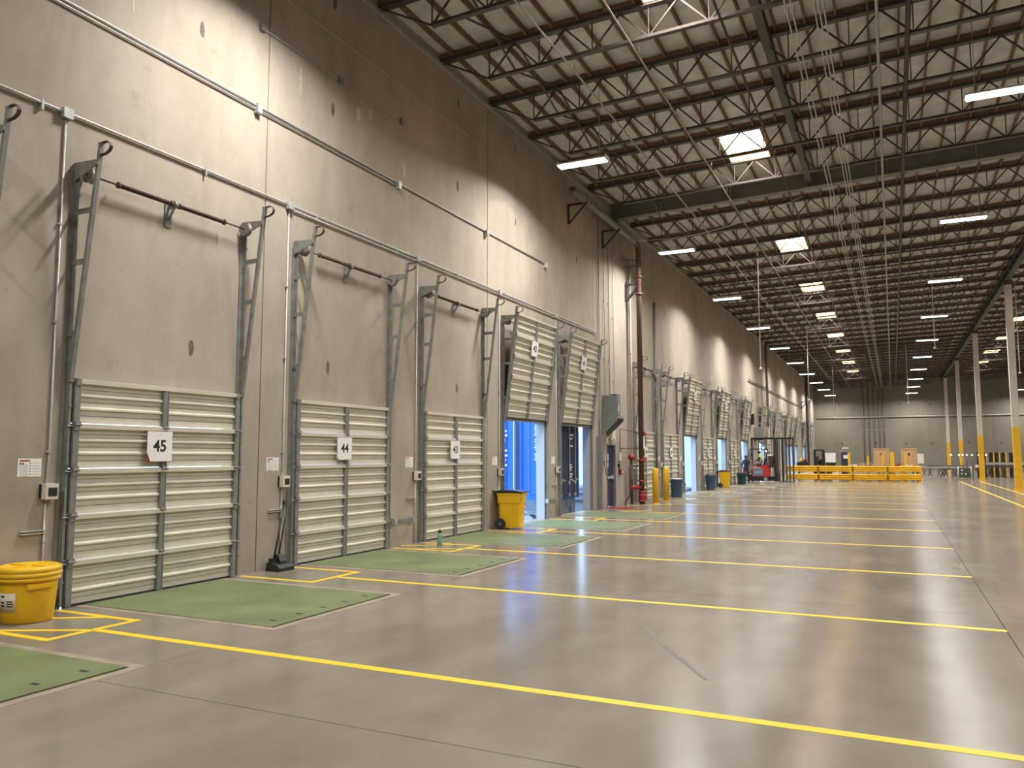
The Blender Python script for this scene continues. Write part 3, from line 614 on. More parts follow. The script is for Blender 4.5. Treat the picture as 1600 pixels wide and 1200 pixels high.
# timber purlins: single pieces in the near bays, long runs beyond
pur = MB().box(-0.022, 0.022, 0.05, 2.39, -0.02, 0.118).mesh('purlin', 'timber')
xsP = [0.61*i+0.35 for i in range(24)]
for x in xsP:
    for y in JY:
        if 12 < y < GY-0.2:
            if 4.7 < x < 6.1 and any(a-0.1 < y+1.2 < b+0.1 for a, b in sky): continue
            link('purlin', pur, ce, (x, y, zt(x)))
mb = MB()
for x in [0.61*i+0.35 for i in range(54)]:
    for y in JY:
        if x < 14.5 and 12 < y < GY-0.2: continue
        if y < 12 and x > 14: continue
        if any(a-0.08 < x < b+0.08 for a, b in SX) and any(a-0.1 < y+1.2 < b+0.1 for a, b in sky): continue
        mb.box(x-0.022, x+0.022, y+0.05, y+2.39, zt(x)-0.02, zt(x)+0.118)
o = mb.obj('far_purlins', 'timber', ce); o['kind'] = 'stuff'
# main truss on the column line + columns
CY = [-7.4, 10.9, 29.2, 47.5, 65.8, 84.1, 102.4]
zb_, ztp = 10.78, zt(XM)+0.1
t = thing('main_truss', 'deep dark green steel truss carried on the tops of the columns', 'truss', (XM, 0, 0))
MB().box(-0.12, 0.12, YB+0.02, YEND-0.02, zb_, zb_+0.10).obj('bottom_chord', 'truss', t); MB().box(-0.12, 0.12, YB+0.02, YEND-0.02, ztp-0.10, ztp).obj('top_chord', 'truss', t)
y = YB+0.3; i = 0
while y < YEND-1.4:
    if y > 25:
        MB().bar((0, y, zb_+0.08), (0, y+0.61, ztp-0.06), 0.06).bar((0, y+0.61, ztp-0.06), (0, y+1.22, zb_+0.08), 0.06).bar((0, y, zb_+0.08), (0, y, ztp-0.06), 0.05).obj('web_member', 'truss', t)
    y += 1.22
for i, y in enumerate(CY):
    if y < 20: lab = f'white steel column with yellow foot, {["behind", "beside"][i]} the camera'
    else: lab = f'tall white square column with yellow foot, {ordn(i-2)} in the row counted from the camera'
    t = thing('column', lab, 'column', (XM, y, 0), group='building columns')
    MB().box(-0.16, 0.16, -0.16, 0.16, 3.2, 10.78).obj('shaft', 'colwhite', t); MB().box(-0.165, 0.165, -0.165, 0.165, 0.02, 3.2).obj('yellow_foot', 'ypaint', t)
    MB().box(-0.24, 0.24, -0.24, 0.24, 0, 0.02).obj('base_plate', 'ypaint', t); MB().box(-0.2, 0.2, -0.25, 0.25, 10.55, 10.779).obj('cap_plate', 'truss', t)
# services under the roof, running the length of the building
def roofrun(x, z, r, mt, lab, y0=YB+0.3, y1=YEND-0.3, cat='pipe'):
    t = thing('roof_service_run', lab, cat, (x, 0, z))
    MB().tube([(0, y0, 0), (0, y1, 0)], r, 8).obj('pipe_run', mt, t)
    for i in range(12): y = 15.3+2.44*i*1.0; MB().tube([(0, y+0.12, r*0.8), (0, y+0.12, zt(x)-0.7-z)], 0.006, 5).obj('hanger_rod', 'galvd', t)
roofrun(3.14, 10.06, 0.022, 'galv', 'pale sprinkler branch pipe under the joists nearest the dock wall')
roofrun(4.58, 10.06, 0.020, 'galv', 'pale sprinkler branch pipe passing left of the skylights')
roofrun(6.35, 10.18, 0.028, 'pipe', 'rust brown sprinkler pipe passing right of the skylights')
for i, x in enumerate((7.55, 7.65)): roofrun(x, 10.06, 0.014, 'conduit', f'grey roof conduit, {["left","right"][i]} one of the close pair under the joists', cat='conduit')
for i, x in enumerate((8.03, 8.11, 8.19)): roofrun(x, 10.06, 0.014, 'conduit', f'grey roof conduit, {["left","middle","right"][i]} one of the close trio under the joists', cat='conduit')
roofrun(9.07, 10.2, 0.032, 'galv', 'stout pale pipe under the joists right of the conduit trio')
roofrun(9.62, 10.34, 0.05, 'steel', 'thick dark pipe under the joists right of the pale pipe')
t = thing('roof_strut', 'dark steel strut beam running lengthwise between skylights and conduits', 'beam', (6.88, 0, 0))
zz = zt(6.88)
MB().box(-0.09, 0.09, YB+0.3, GY-0.17, zz-0.33, zz-0.30).obj('bottom_flange', 'steel', t); MB().box(-0.09, 0.09, YB+0.3, GY-0.17, zz-0.10, zz-0.07).obj('top_flange', 'steel', t); MB().box(-0.008, 0.008, YB+0.3, GY-0.17, zz-0.30, zz-0.10).obj('web_plate', 'steel', t)
# bridging bars between the near joists
for x in (1.9, 3.95, 8.9, 12.0):
    mb = MB()
    for y in JY:
        if 12 < y < GY-2: mb.bar((x, y+0.05, zt(x)-0.05), (x, y+2.39, zt(x)-0.72), 0.035).bar((x, y+0.05, zt(x)-0.72), (x, y+2.39, zt(x)-0.05), 0.035)
    if x in (3.95, 12.0): mb = None
    if mb: tag(mb.obj('joist_bridging', 'steel'), {1.9: 'crossed dark bridging bars between joists close to the dock wall', 8.9: 'crossed dark bridging bars between joists beside the stout pale pipe'}[x], 'bridging')

cab = [(0.6+6.0*u, 28.5-1.0*u, 9.85+0.55*u-0.35*math.sin(math.pi*u)) for u in [k/14 for k in range(15)]]
tag(MB().tube(cab, 0.012, 6).obj('sagging_cable', 'whitepipe'), 'thin pale cable sagging from riser top to the solid girder', 'cable')
# ------------------------------------------------------------------ high-bay lights
LM = {'housing': MB().prism([(-0.15, 0.03), (0.15, 0.03), (0.15, 0.06), (0.06, 0.11), (-0.06, 0.11), (-0.15, 0.06)], 'x', -0.64, 0.64).mesh('housing', 'white'),
      'lens': MB().box(-0.61, 0.61, -0.055, 0.055, 0.0, 0.03).mesh('led_lens', 'lens'),
      'end': MB().box(-0.01, 0.01, -0.15, 0.15, 0.0, 0.11).mesh('end_cap', 'white')}
BEAM = bpy.data.lights.new('led_beam', 'AREA'); BEAM.shape = 'RECTANGLE'; BEAM.size = 1.22; BEAM.size_y = 0.27; BEAM.energy = LAMP_W; BEAM.spread = R(162); BEAM.color = (1.0, 0.965, 0.905)
for row, x in enumerate((2.2, 11.3, 22.8)):
    for i in range(-2, 10):
        y = 18.42+9.75*i
        if row == 2 and i < 0: continue
        if i < 0: lab = f'long LED high-bay light hanging {["behind", "almost above"][i+2]} the camera, {["dock wall row", "middle aisle row"][row]}'
        else: lab = f'long LED high-bay light, {ordn(i)} in the {["row along the dock wall", "middle aisle row", "row beyond the columns"][row]}'
        t = thing('high_bay_light', lab, 'light', (x, y, 9.17), group='high-bay lights')
        link('housing', LM['housing'], t); link('led_lens', LM['lens'], t, (0, -0.078, 0)); link('led_lens', LM['lens'], t, (0, 0.078, 0))
        bl = link('led_beam', BEAM, t, (0, 0, -0.004))
        link('end_cap', LM['end'], t, (-0.65, 0, 0)); link('end_cap', LM['end'], t, (0.65, 0, 0))
        for s in (-0.45, 0.45): MB().tube([(s, 0, 0.11), (s, 0, deck(x)-9.17)], 0.007, 5).obj('hanger_cable', 'galv', t)
# drop poles with white ends
for x, y, zt_, zb2, lab in ((4.0, 35.4, 10.1, 5.5, 'thin white drop pole hanging from roof nearest the dock wall'), (4.0, 57.4, 10.1, 5.5, 'thin white drop pole hanging midway along, past forklift'), (3.95, 83.8, 10.1, 5.5, 'thin white drop pole hanging near the far wall, left side'),
                           (11.15, 45.4, 10.1, 7.2, 'thin white drop pole hanging in the middle light row'), (10.3, 72.0, 10.1, 6.0, 'thin white drop pole hanging below the far middle lights'), (15.4, 50.5, 10.2, 6.2, 'thin white drop pole hanging just beside first visible column')):
    t = thing('drop_pole', lab, 'drop pole', (x, y, zb2), group='drop poles')
    MB().tube([(0, 0, 0.06), (0, 0, deck(x)-zb2)], 0.022, 8).obj('pole', 'whitepipe', t); MB().lathe([(0.02, 0.1), (0.06, 0.06), (0.075, 0.0)], (0, 0, 0), 10).obj('outlet', 'white', t)

# ------------------------------------------------------------------ outside: yard, container, trailers
struct(MB().box(-70, -WT-0.01, -30, 150, -1.0, -0.80).obj('ground', 'asphalt'))
def wheel(parent, x, y, z, r, w, axis='y'):
    mb = MB(); h = w/2
    pr = [(0.45*r, -h), (0.9*r, -h), (r, -h*0.7), (r, h*0.7), (0.9*r, h), (0.45*r, h)]
    if axis == 'y': mb.tube([(x, y+p[1], z) for p in pr], [p[0] for p in pr], 22)
    else: mb.tube([(x+p[1], y, z) for p in pr], [p[0] for p in pr], 22)
    o = mb.obj('wheel', 'rubber', parent)
    mb = MB()
    if axis == 'y': mb.tube([(x, y-h*0.9, z), (x, y+h*0.9, z)], 0.46*r, 16).tube([(x, y-h*1.05, z), (x, y+h*1.05, z)], 0.18*r, 10)
    else: mb.tube([(x-h*0.9, y, z), (x+h*0.9, y, z)], 0.46*r, 16).tube([(x-h*1.05, y, z), (x+h*1.05, y, z)], 0.18*r, 10)
    mb.obj('hub', 'galv', o)
def trailer_base(t, yc, x0, L):
    for s in (-1, 1): MB().box(-L, x0-0.1, s*0.45-0.06, s*0.45+0.06, 0.16, 0.45).obj('chassis_rail', 'chassis', t)
    MB().box(x0-0.12, x0-0.02, -1.2, 1.2, -0.30, -0.18).box(x0-0.10, x0-0.04, -0.8, -0.7, -0.18, 0.2).box(x0-0.10, x0-0.04, 0.7, 0.8, -0.18, 0.2).obj('rear_bumper', 'chassis', t)
    for xx in (x0-0.80, x0-2.05):
        for s in (-1, 1): wheel(t, xx, s*0.98, -0.26, 0.54, 0.42)
    for s in (-1, 1): MB().box(-L+2.6, -L+2.75, s*0.8-0.07, s*0.8+0.07, -0.80, 0.0).obj('landing_leg', 'chassis', t)
# blue container at door 41
t = thing('shipping_container', 'blue corrugated shipping container on trailer backed up to door forty-one', 'container', (0, 23.32, 0))
X0 = -WT-0.06
trailer_base(t, 0, X0, 12.2)
MB().box(-12.2, X0-0.05, -1.16, 1.16, 0.45, 0.62).box(-12.2, X0-0.05, -1.16, 1.16, 2.95, 3.1).box(-12.2, -12.1, -1.16, 1.16, 0.62, 2.95).obj('frame', 'blue', t)
for s in (-1, 1):
    pts = []; x = X0-0.16; k = 0
    while x > -12.1:
        d = 0.0 if k % 2 else 0.045
        pts += [(x, s*(1.20-d)), (x-0.20, s*(1.20-d))]; x -= 0.27; k += 1
    back = [(p[0], p[1]-s*0.06) for p in reversed(pts)]
    MB().prism(pts+back, 'z', 0.62, 2.95).obj('corrugated_side', 'blue', t)
    MB().box(X0-0.15, X0, s*1.22-0.08 if s > 0 else -1.22, 1.22 if s > 0 else -1.22+0.08, 0.45, 3.1).obj('corner_post', 'blue', t)
for s in (-1, 1):
    d = MB().box(X0-0.06, X0-0.01, min(0.005*s, 1.13*s), max(0.005*s, 1.13*s), 0.5, 3.0).obj('rear_door', 'navy', t)  # container's blue lying in shade, painted here as a darker navy
    for q in (0.35, 0.85):
        MB().tube([(X0+0.015, s*q, 0.46), (X0+0.015, s*q, 3.02)], 0.017, 8).box(X0-0.01, X0+0.03, s*q-0.05, s*q+0.05, 0.9, 1.0).box(X0-0.01, X0+0.03, s*q-0.04, s*q+0.04, 0.52, 0.6).box(X0-0.01, X0+0.03, s*q-0.04, s*q+0.04, 2.6, 2.68).obj('locking_rod', 'galv', d)
        MB().bar((X0+0.03, s*q, 1.05), (X0+0.03, s*q+0.3, 1.0), 0.02, 0.04).obj('lock_handle', 'galv', d)
for i, z in enumerate((2.45, 2.33, 2.1, 1.5, 1.42, 1.34, 1.2, 1.12)):
    MB().box(X0-0.0099, X0-0.006, 0.45, 0.45+(0.3, 0.22, 0.26, 0.12, 0.18, 0.1, 0.2, 0.14)[i], z-0.022, z+0.022).obj('stencil_mark', 'white', t)
for i in range(18):
    z = 2.72-0.062*i
    if i not in (6, 13): MB().box(X0-0.50-0.012*(i*7 % 3), X0-0.45+0.004*(i*5 % 4), -1.2045, -1.1995, z-0.016, z+0.016).obj('side_lettering', 'white', t)
for z, w in ((2.55, .26), (2.42, .3), (2.28, .18), (1.95, .28), (1.8, .3), (1.66, .22), (1.5, .28)): MB().box(X0-1.60, X0-1.60+w*0.55, -1.2045, -1.1995, z-0.03, z+0.03).obj('side_lettering', 'white', t)
MB().tube([(X0-0.80+0.62*math.cos(a), -1.05, -0.26+0.62*math.sin(a)) for a in [math.pi*k/10 for k in range(11)]], 0.03, 6).obj('mudguard', 'chassis', t)
MB().box(X0-0.22, X0-0.12, -1.15, 1.15, -0.12, 0.44).box(X0-3.0, X0-0.3, -1.18, -1.12, 0.12, 0.45).box(X0-3.0, X0-0.25, -1.0, -0.9, 0.2, 0.4).obj('side_rail', 'chassis', t)
for xa, w, mt in ((1.02, 0.13, 'navy'), (1.20, 0.03, 'trailer'), (0.40, 0.012, 'trailer'), (0.70, 0.02, 'batt')): MB().box(X0-xa-w, X0-xa, -1.206, -1.19, 0.62, 2.95).obj('side_stripe', mt, t)
def trailer(n, yc, stripe, lab):
    t = thing('box_trailer', lab, 'trailer', (0, yc, 0), group='box trailers')
    trailer_base(t, 0, X0, 14)
    MB().box(-14, X0, -1.27, 1.27, 0.1, 3.1).obj('body', 'trailer', t)
    for i in range(20):
        x = X0-0.4-0.65*i; MB().box(x-0.02, x+0.02, -1.279, -1.27, 0.17, 3.0).obj('side_rivet_post', 'trailer', t)
    MB().box(-14, X0, -1.282, -1.27, 0.1, 0.17).obj('bottom_rail', 'galv', t)
    if stripe: MB().box(X0-1.9, X0-1.35, -1.281, -1.2795, 0.9, 2.7).obj('red_panel', 'red', t)
    MB().box(X0-0.9, X0-0.55, -1.29, -1.2801, 0.20, 0.34).obj('red_reflector', 'red', t)
YD = {n: y for n, y, o in DOORS}
trailer(37, YD[37]+1.35, False, 'white box trailer side glimpsed outside through third dock door past the red riser'); trailer(35, YD[35]+1.35, False, 'white box trailer side glimpsed outside through fifth dock door past the red riser'); trailer(33, YD[34]+1.35+4.0, True, 'white trailer with red panel glimpsed outside through seventh dock door past the red riser')

# ------------------------------------------------------------------ bins and small floor things
def rollbin(x, y, rz, lab):
    t = thing('wheeled_bin', lab, 'bin', (x, y, 0), rz, group='yellow wheeled bins')
    secs = [(0.255, 0.23, 0.03), (0.27, 0.242, 0.30), (0.285, 0.262, 0.62), (0.305, 0.28, 0.63), (0.312, 0.287, 0.80), (0.335, 0.305, 0.84), (0.335, 0.305, 0.88)]
    mb = MB(); n = 0
    def ring(a, b, z):
        c = 0.05; return [(-a+c,-b,z),(a-c,-b,z),(a,-b+c,z),(a,b-c,z),(a-c,b,z),(-a+c,b,z),(-a,b-c,z),(-a,-b+c,z)]
    for a, b, z in secs: mb.v += ring(a, b, z)
    for i in range(len(secs)-1):
        for k in range(8): mb.f.append((i*8+k, i*8+(k+1) % 8, i*8+8+(k+1) % 8, i*8+8+k)); mb.sm.append(False)
    mb.f.append(tuple(reversed(range(8)))); mb.sm.append(False); mb.f.append(tuple(range((len(secs)-1)*8, len(secs)*8))); mb.sm.append(False)
    mb.obj('body', 'ybin', t)
    lid = MB().prism([(-0.41, 0.885), (0.365, 0.885), (0.365, 0.905), (0.1, 0.945), (-0.25, 0.945), (-0.37, 0.915)], 'y', -0.325, 0.325).obj('lid', 'black', t)
    MB().box(-0.25, 0.0, -0.18, 0.18, 0.945, 0.955).obj('lid_rib', 'black', lid)
    MB().tube([(-0.36, -0.22, 0.9), (-0.44, -0.22, 0.93), (-0.44, 0.22, 0.93), (-0.36, 0.22, 0.9)], 0.014, 8).obj('handle', 'black', t)
    for s in (-1, 1):
        wm = MB().tube([(-0.22, s*0.285-0.035, 0.13), (-0.22, s*0.285-0.02, 0.13), (-0.22, s*0.285+0.02, 0.13), (-0.22, s*0.285+0.035, 0.13)], [0.115, 0.13, 0.13, 0.115], 22).obj('wheel', 'rubber', t); MB().tube([(-0.22, s*0.285-0.04, 0.13), (-0.22, s*0.285+0.04, 0.13)], 0.022, 10).obj('hub', 'galv', wm)
    MB().tube([(-0.22, -0.26, 0.13), (-0.22, 0.26, 0.13)], 0.012, 6).obj('axle', 'galv', t)
    MB().box(0.275, 0.32, -0.12, 0.12, 0.50, 0.54).obj('lift_bar', 'ybin', t); MB().box(0.306, 0.316, -0.26, -0.16, 0.72, 0.74).obj('vent_slot', 'black', t)
rollbin(0.42, 17.95, R(10), 'yellow wheeled bin with black lid standing between doors forty-three and forty-two')
rollbin(0.42, 45.6, R(8), 'yellow wheeled bin far off between dark bins, near fifth door past riser')
def roundbin(x, y, mt, lab, h=0.78, r=0.27):
    t = thing('round_bin', lab, 'bin', (x, y, 0), 0, group='round refuse bins')
    MB().lathe([(r*0.80, 0.0), (r*0.82, 0.02), (r*0.97, h-0.06), (r*1.03, h-0.05), (r*1.05, h), (r*1.0, h+0.002), (r*0.93, h-0.05), (r*0.76, 0.04)], (0, 0, 0), 22).obj('body', mt, t)
    for s in (-1, 1): MB().box(s*r*1.0-0.03, s*r*1.0+0.05*s if s > 0 else s*r*1.0+0.03, -0.06, 0.06, h-0.16, h-0.10).obj('handle', mt, t)
    MB().lathe([(r*0.75, 0.55), (r*0.92, h-0.05), (r*0.93, h+0.015), (r*0.5, h+0.03)], (0, 0, 0), 16).obj('bin_liner', 'whitepipe' if mt == 'bluebin' and y < 36 else 'black', t)
roundbin(0.52, 34.2, 'bluebin', 'slate blue round bin with pale liner beside third dock door past riser'); roundbin(0.36, 42.1, 'bluebin', 'slate blue round bin standing before fourth dock door past riser'); roundbin(0.52, 50.6, 'tealbin', 'dark teal round bin standing just left of the forklift', 0.70, 0.29)
t = thing('overpack_drum', 'round yellow plastic drum with screw lid left of door forty-five', 'drum', (0.345, 5.74, 0))
MB().lathe([(0.245, 0.0), (0.255, 0.012), (0.285, 0.40), (0.29, 0.46)], (0, 0, 0), 36).obj('body', 'ybin', t)
MB().lathe([(0.29, 0.44), (0.315, 0.445), (0.315, 0.478), (0.303, 0.485), (0.303, 0.49), (0.322, 0.497), (0.322, 0.525), (0.308, 0.532), (0.308, 0.54), (0.318, 0.548), (0.318, 0.572), (0.305, 0.59), (0.28, 0.602), (0.25, 0.588), (0.0, 0.585)], (0, 0, 0), 40).obj('screw_lid', 'ybin', t)
for k in range(4):
    a = k*math.pi/2+0.2; MB().bar((0.05*math.cos(a), 0.05*math.sin(a), 0.592), (0.25*math.cos(a), 0.25*math.sin(a), 0.592), 0.035, 0.018).obj('lid_rib', 'ybin', t)
def arcpatch(r0_, r1_, z0, z1, a0, a1, n=8):
    mb = MB(); 
    for ra, rb in ((r0_, r1_),):
        for i in range(n+1):
            a = a0+(a1-a0)*i/n
            for dr in (0.0, 0.004): mb.v += [((ra+dr)*math.cos(a), (ra+dr)*math.sin(a), z0), ((rb+dr)*math.cos(a), (rb+dr)*math.sin(a), z1)]
    for i in range(n):
        b = i*4
        for q in ((0, 1, 5, 4), (2, 6, 7, 3), (1, 3, 7, 5), (0, 4, 6, 2)): mb.f.append(tuple(b+k for k in q)); mb.sm.append(True)
    return mb
va = math.atan2(-5.74, 9.02-0.345)
def arcp(a0, a1, z0, z1, off, name, mt): 
    rr = lambda z: 0.255+0.03*(z-0.012)/0.388+off
    arcpatch(rr(z0), rr(z1), z0, z1, va+a0, va+a1).obj(name, mt, t)
arcp(-1.15, -0.42, 0.13, 0.33, 0.001, 'paper_label', 'cream')
for i, z in enumerate((0.19, 0.215, 0.24)): arcp(-0.78, -0.52+(0.03 if i == 1 else 0), z, z+0.010, 0.0045, 'label_print', 'ink')
for z in (0.19, 0.225, 0.29): arcp(-1.05, -0.88, z, z+0.016, 0.0045, 'label_print', 'ink')
n0 = [(0.05, 0.36), (0.02, 0.40), (-0.02, 0.40)]
aa = va+0.38; cx, cy = 0.285*math.cos(aa), 0.285*math.sin(aa); tx, ty = -math.sin(aa), math.cos(aa)
hm = MB(); 
for sgn in (0,): hm.bar((cx-tx*0.13, cy-ty*0.13, 0.40), (cx+tx*0.13, cy+ty*0.13, 0.40), 0.07, 0.05)
hm.obj('moulded_handle', 'ybin', t)
t = thing('lobby_dustpan', 'black upright dustpan with long handle leaning left of door forty-four', 'dustpan', (0.20, 9.86, 0))
pan = MB().prism([(-0.12, 0.0), (0.17, 0.0), (0.17, 0.055), (0.10, 0.10), (-0.02, 0.14), (-0.09, 0.13)], 'y', -0.15, 0.19).obj('pan', 'black', t)
MB().prism([(-0.10, 0.10), (0.0, 0.14), (-0.03, 0.19), (-0.10, 0.19)], 'y', -0.10, 0.06).obj('hood', 'black', t)
MB().tube([(-0.06, -0.03, 0.16), (-0.13, 0.26, 1.04)], 0.013, 8).obj('handle', 'black', t); MB().tube([(-0.128, 0.25, 1.01), (-0.135, 0.27, 1.10)], 0.02, 8).obj('grip', 'black', t)
t = thing('lobby_broom', 'slim black broom stick standing clipped beside the upright dustpan', 'broom', (0.22, 9.86, 0))
MB().tube([(-0.02, 0.02, 0.24), (-0.10, 0.29, 1.05)], 0.011, 8).obj('stick', 'black', t); MB().prism([(-0.08, 0.145), (0.06, 0.11), (0.06, 0.15), (0.0, 0.25), (-0.04, 0.25)], 'y', -0.03, 0.10).obj('brush_head', 'black', t)
t = thing('water_bottle', 'mint green water bottle standing on floor before door forty-three', 'bottle', (0.77, 13.87, 0))
MB().lathe([(0.045, 0.0), (0.05, 0.01), (0.05, 0.215), (0.045, 0.24), (0.034, 0.258)], (0, 0, 0), 20).obj('body', 'bottle', t); MB().lathe([(0.036, 0.255), (0.04, 0.26), (0.04, 0.30), (0.032, 0.31)], (0, 0, 0), 16).obj('cap', 'black', t); MB().tube([(0.0, -0.035, 0.30), (0.01, 0.0, 0.33), (0.0, 0.035, 0.30)], 0.008, 6).obj('carry_loop', 'black', t)

# ------------------------------------------------------------------ people
def figure(name, label, joints, bones, mats, seg_mat, loc, rz, cap):
    """skin-modifier body from joints {name:(pos, radius)}; face materials by nearest bone"""
    keys = list(joints); me = bpy.data.meshes.new('body'); me.from_pydata([joints[k][0] for k in keys], [(keys.index(a), keys.index(b)) for a, b in bones], [])
    o = bpy.data.objects.new('body', me); COL.objects.link(o); md = o.modifiers.new('skin', 'SKIN'); o.modifiers.new('sub', 'SUBSURF').levels = 1
    for i, k in enumerate(keys):
        sv = me.skin_vertices[0].data[i]; r = joints[k][1]; sv.radius = r if isinstance(r, tuple) else (r, r); sv.use_root = (k == 'pelvis')
    dg = bpy.context.evaluated_depsgraph_get(); m2 = bpy.data.meshes.new_from_object(o.evaluated_get(dg)); bpy.data.objects.remove(o); bpy.data.meshes.remove(me)
    m2.name = 'body'; m2.materials.clear()
    for k in mats: m2.materials.append(M[k])
    J = {k: Vector(v[0]) for k, v in joints.items()}
    for p in m2.polygons:
        best = None
        for bi, (a, b) in enumerate(bones):
            A, B = J[a], J[b]; d = B-A; u = max(0, min(1, (p.center-A).dot(d)/d.length_squared)); e = (p.center-(A+d*u)).length - 0.5*(joints[a][1] if not isinstance(joints[a][1], tuple) else joints[a][1][0])
            if best is None or e < best[0]: best = (e, bi)
        p.material_index = mats.index(seg_mat[best[1]]); p.use_smooth = True
    t = thing(name, label, 'person', loc, rz); link('body', m2, t)
    h = J['head']
    MB().lathe([(0.10, -0.02), (0.108, 0.03), (0.095, 0.085), (0.055, 0.125), (0.0, 0.135)], tuple(h+Vector((0.005, 0, 0.02))), 14).obj('cap' if cap else 'hair', cap or 'black', t)
    for s in (-1, 1): MB().lathe([(0.0, -0.01), (0.012, 0.0), (0.0, 0.01)], tuple(h+Vector((-0.098, s*0.035, 0.005))), 8).obj('eye', 'ink', t)
    return t
def std(face=-1):
    # standing figure facing -x
    J = {'pelvis': ((0, 0, 0.95), (0.13, 0.15)), 'waist': ((0, 0, 1.10), (0.12, 0.14)), 'chest': ((0, 0, 1.34), (0.14, 0.18)), 'neck': ((-0.01, 0, 1.50), 0.06), 'head': ((-0.02, 0, 1.64), (0.095, 0.085)), 'crown': ((-0.01, 0, 1.74), 0.06), 'nose': ((-0.125, 0, 1.63), 0.015)}
    B = [('pelvis', 'waist'), ('waist', 'chest'), ('chest', 'neck'), ('neck', 'head'), ('head', 'crown'), ('head', 'nose')]; S_ = ['tan', 'cloth', 'cloth', 'skin', 'skin', 'skin']
    for s, n in ((-1, 'l'), (1, 'r')):
        J.update({n+'hip': ((0, s*0.10, 0.90), 0.095), n+'knee': ((-0.03*s, s*0.11, 0.50), 0.065), n+'ank': ((0.02, s*0.12, 0.09), 0.045), n+'toe': ((-0.14, s*0.13, 0.045), 0.04),
                  n+'sh': ((0, s*0.19, 1.42), 0.065), n+'elb': ((0.04, s*0.25, 1.15), 0.048), n+'wr': ((-0.08, s*0.24, 0.93), 0.034), n+'hand': ((-0.12, s*0.23, 0.85), (0.04, 0.022)),
                  n+'f1': ((-0.16, s*0.22, 0.77), 0.012), n+'f2': ((-0.14, s*0.235, 0.765), 0.012), n+'f3': ((-0.115, s*0.245, 0.77), 0.012), n+'f4': ((-0.09, s*0.25, 0.78), 0.011), n+'th': ((-0.17, s*0.20, 0.83), 0.012)})
        B += [('pelvis', n+'hip'), (n+'hip', n+'knee'), (n+'knee', n+'ank'), (n+'ank', n+'toe'), ('chest', n+'sh'), (n+'sh', n+'elb'), (n+'elb', n+'wr'), (n+'wr', n+'hand')] + [(n+'hand', n+f) for f in ('f1', 'f2', 'f3', 'f4', 'th')]
        S_ += ['tan', 'tan', 'tan', 'black', 'cloth', 'cloth', 'skin', 'skin'] + ['skin']*5
    return J, B, S_
J, B, S_ = std()
J['pelvis'] = ((0, 0, 0.95), (0.13, 0.15))
S_ = ['cloth' if s == 'tan' else s for s in S_]
figure('person', 'person in dark clothes and cap standing before lit open bay left of forklift', J, B, ['cloth', 'skin', 'black'], S_, (0.25, 54.0, 0), R(-100), 'cloth')

# ------------------------------------------------------------------ forklift with driver
FX, FY = 1.08, 54.3
t = thing('forklift', 'red electric forklift with overhead guard and tall black mast', 'forklift', (FX, FY, 0))
MB().box(-1.05, 0.62, -0.50, 0.50, 0.14, 0.42).box(-1.0, -0.55, -0.45, 0.45, 0.42, 0.55).obj('chassis', 'black', t)
MB().prism([(-0.40, 0.42), (0.62, 0.42), (0.62, 1.12), (0.25, 1.16), (-0.05, 1.06), (-0.40, 1.06)], 'y', -0.48, 0.48).obj('body_shell', 'forkred', t)
MB().box(-0.36, 0.28, -0.495, -0.48, 0.48, 0.96).obj('battery_panel', 'batt', t); MB().box(-0.2, 0.12, -0.499, -0.4951, 0.70, 0.73).obj('panel_stripe', 'white', t); MB().box(-0.38, 0.1, -0.49, -0.4801, 0.985, 1.02).obj('trim_stripe', 'white', t)
MB().prism([(-1.08, 0.42), (-0.78, 0.42), (-0.80, 0.66), (-0.92, 0.86), (-1.06, 0.70)], 'y', -0.44, 0.44).obj('front_cowl', 'forkred', t)
for x, r in ((-0.83, 0.29), (0.42, 0.25)):
    for s in (-1, 1): wheel(t, x, s*0.44, r, r, 0.17)
MB().box(-0.18, 0.28, -0.26, 0.26, 1.07, 1.18).prism([(0.22, 1.14), (0.36, 1.14), (0.44, 1.62), (0.34, 1.62)], 'y', -0.24, 0.24).obj('seat', 'black', t)
MB().tube([(-0.90, 0, 0.75), (-0.66, 0, 1.28)], 0.035, 8).obj('steering_column', 'white', t)
MB().tube([(-0.66+0.16*math.cos(a)*0.9, 0.17*math.sin(a), 1.30+0.07*math.cos(a)) for a in [2*math.pi*k/14 for k in range(15)]], 0.014, 6).obj('steering_wheel', 'black', t)
for x0, x1, s in ((-0.98, -0.52, -1), (-0.98, -0.52, 1), (0.58, 0.46, -1), (0.58, 0.46, 1)): MB().bar((x0, s*0.46, 0.5 if x0 < 0 else 1.0), (x1, s*0.42, 2.18), 0.05).obj('guard_post', 'black', t)
g = MB().box(-0.54, 0.50, -0.45, -0.40, 2.17, 2.23).box(-0.54, 0.50, 0.40, 0.45, 2.17, 2.23).box(-0.54, -0.48, -0.40, 0.40, 2.17, 2.23).box(0.44, 0.50, -0.40, 0.40, 2.17, 2.23).obj('guard_roof', 'black', t)
for i in range(6): MB().box(-0.36+0.14*i, -0.33+0.14*i, -0.40, 0.40, 2.18, 2.22).obj('roof_bar', 'black', g)
MB().lathe([(0.05, 0), (0.05, 0.06), (0.0, 0.08)], (0.3, -0.3, 2.23), 10).obj('beacon', 'lamp_on', t)
MB().box(0.45, 0.53, -0.45, -0.38, 2.02, 2.10).obj('work_lamp', 'lamp_on', t)
mst = MB().box(0.96, 1.06, -0.42, -0.33, 0.08, 2.95).box(0.96, 1.06, 0.33, 0.42, 0.08, 2.95).obj('outer_mast', 'black', t)
MB().box(1.07, 1.15, -0.32, -0.25, 0.1, 2.85).box(1.07, 1.15, 0.25, 0.32, 0.1, 2.85).obj('inner_mast', 'steel', t)
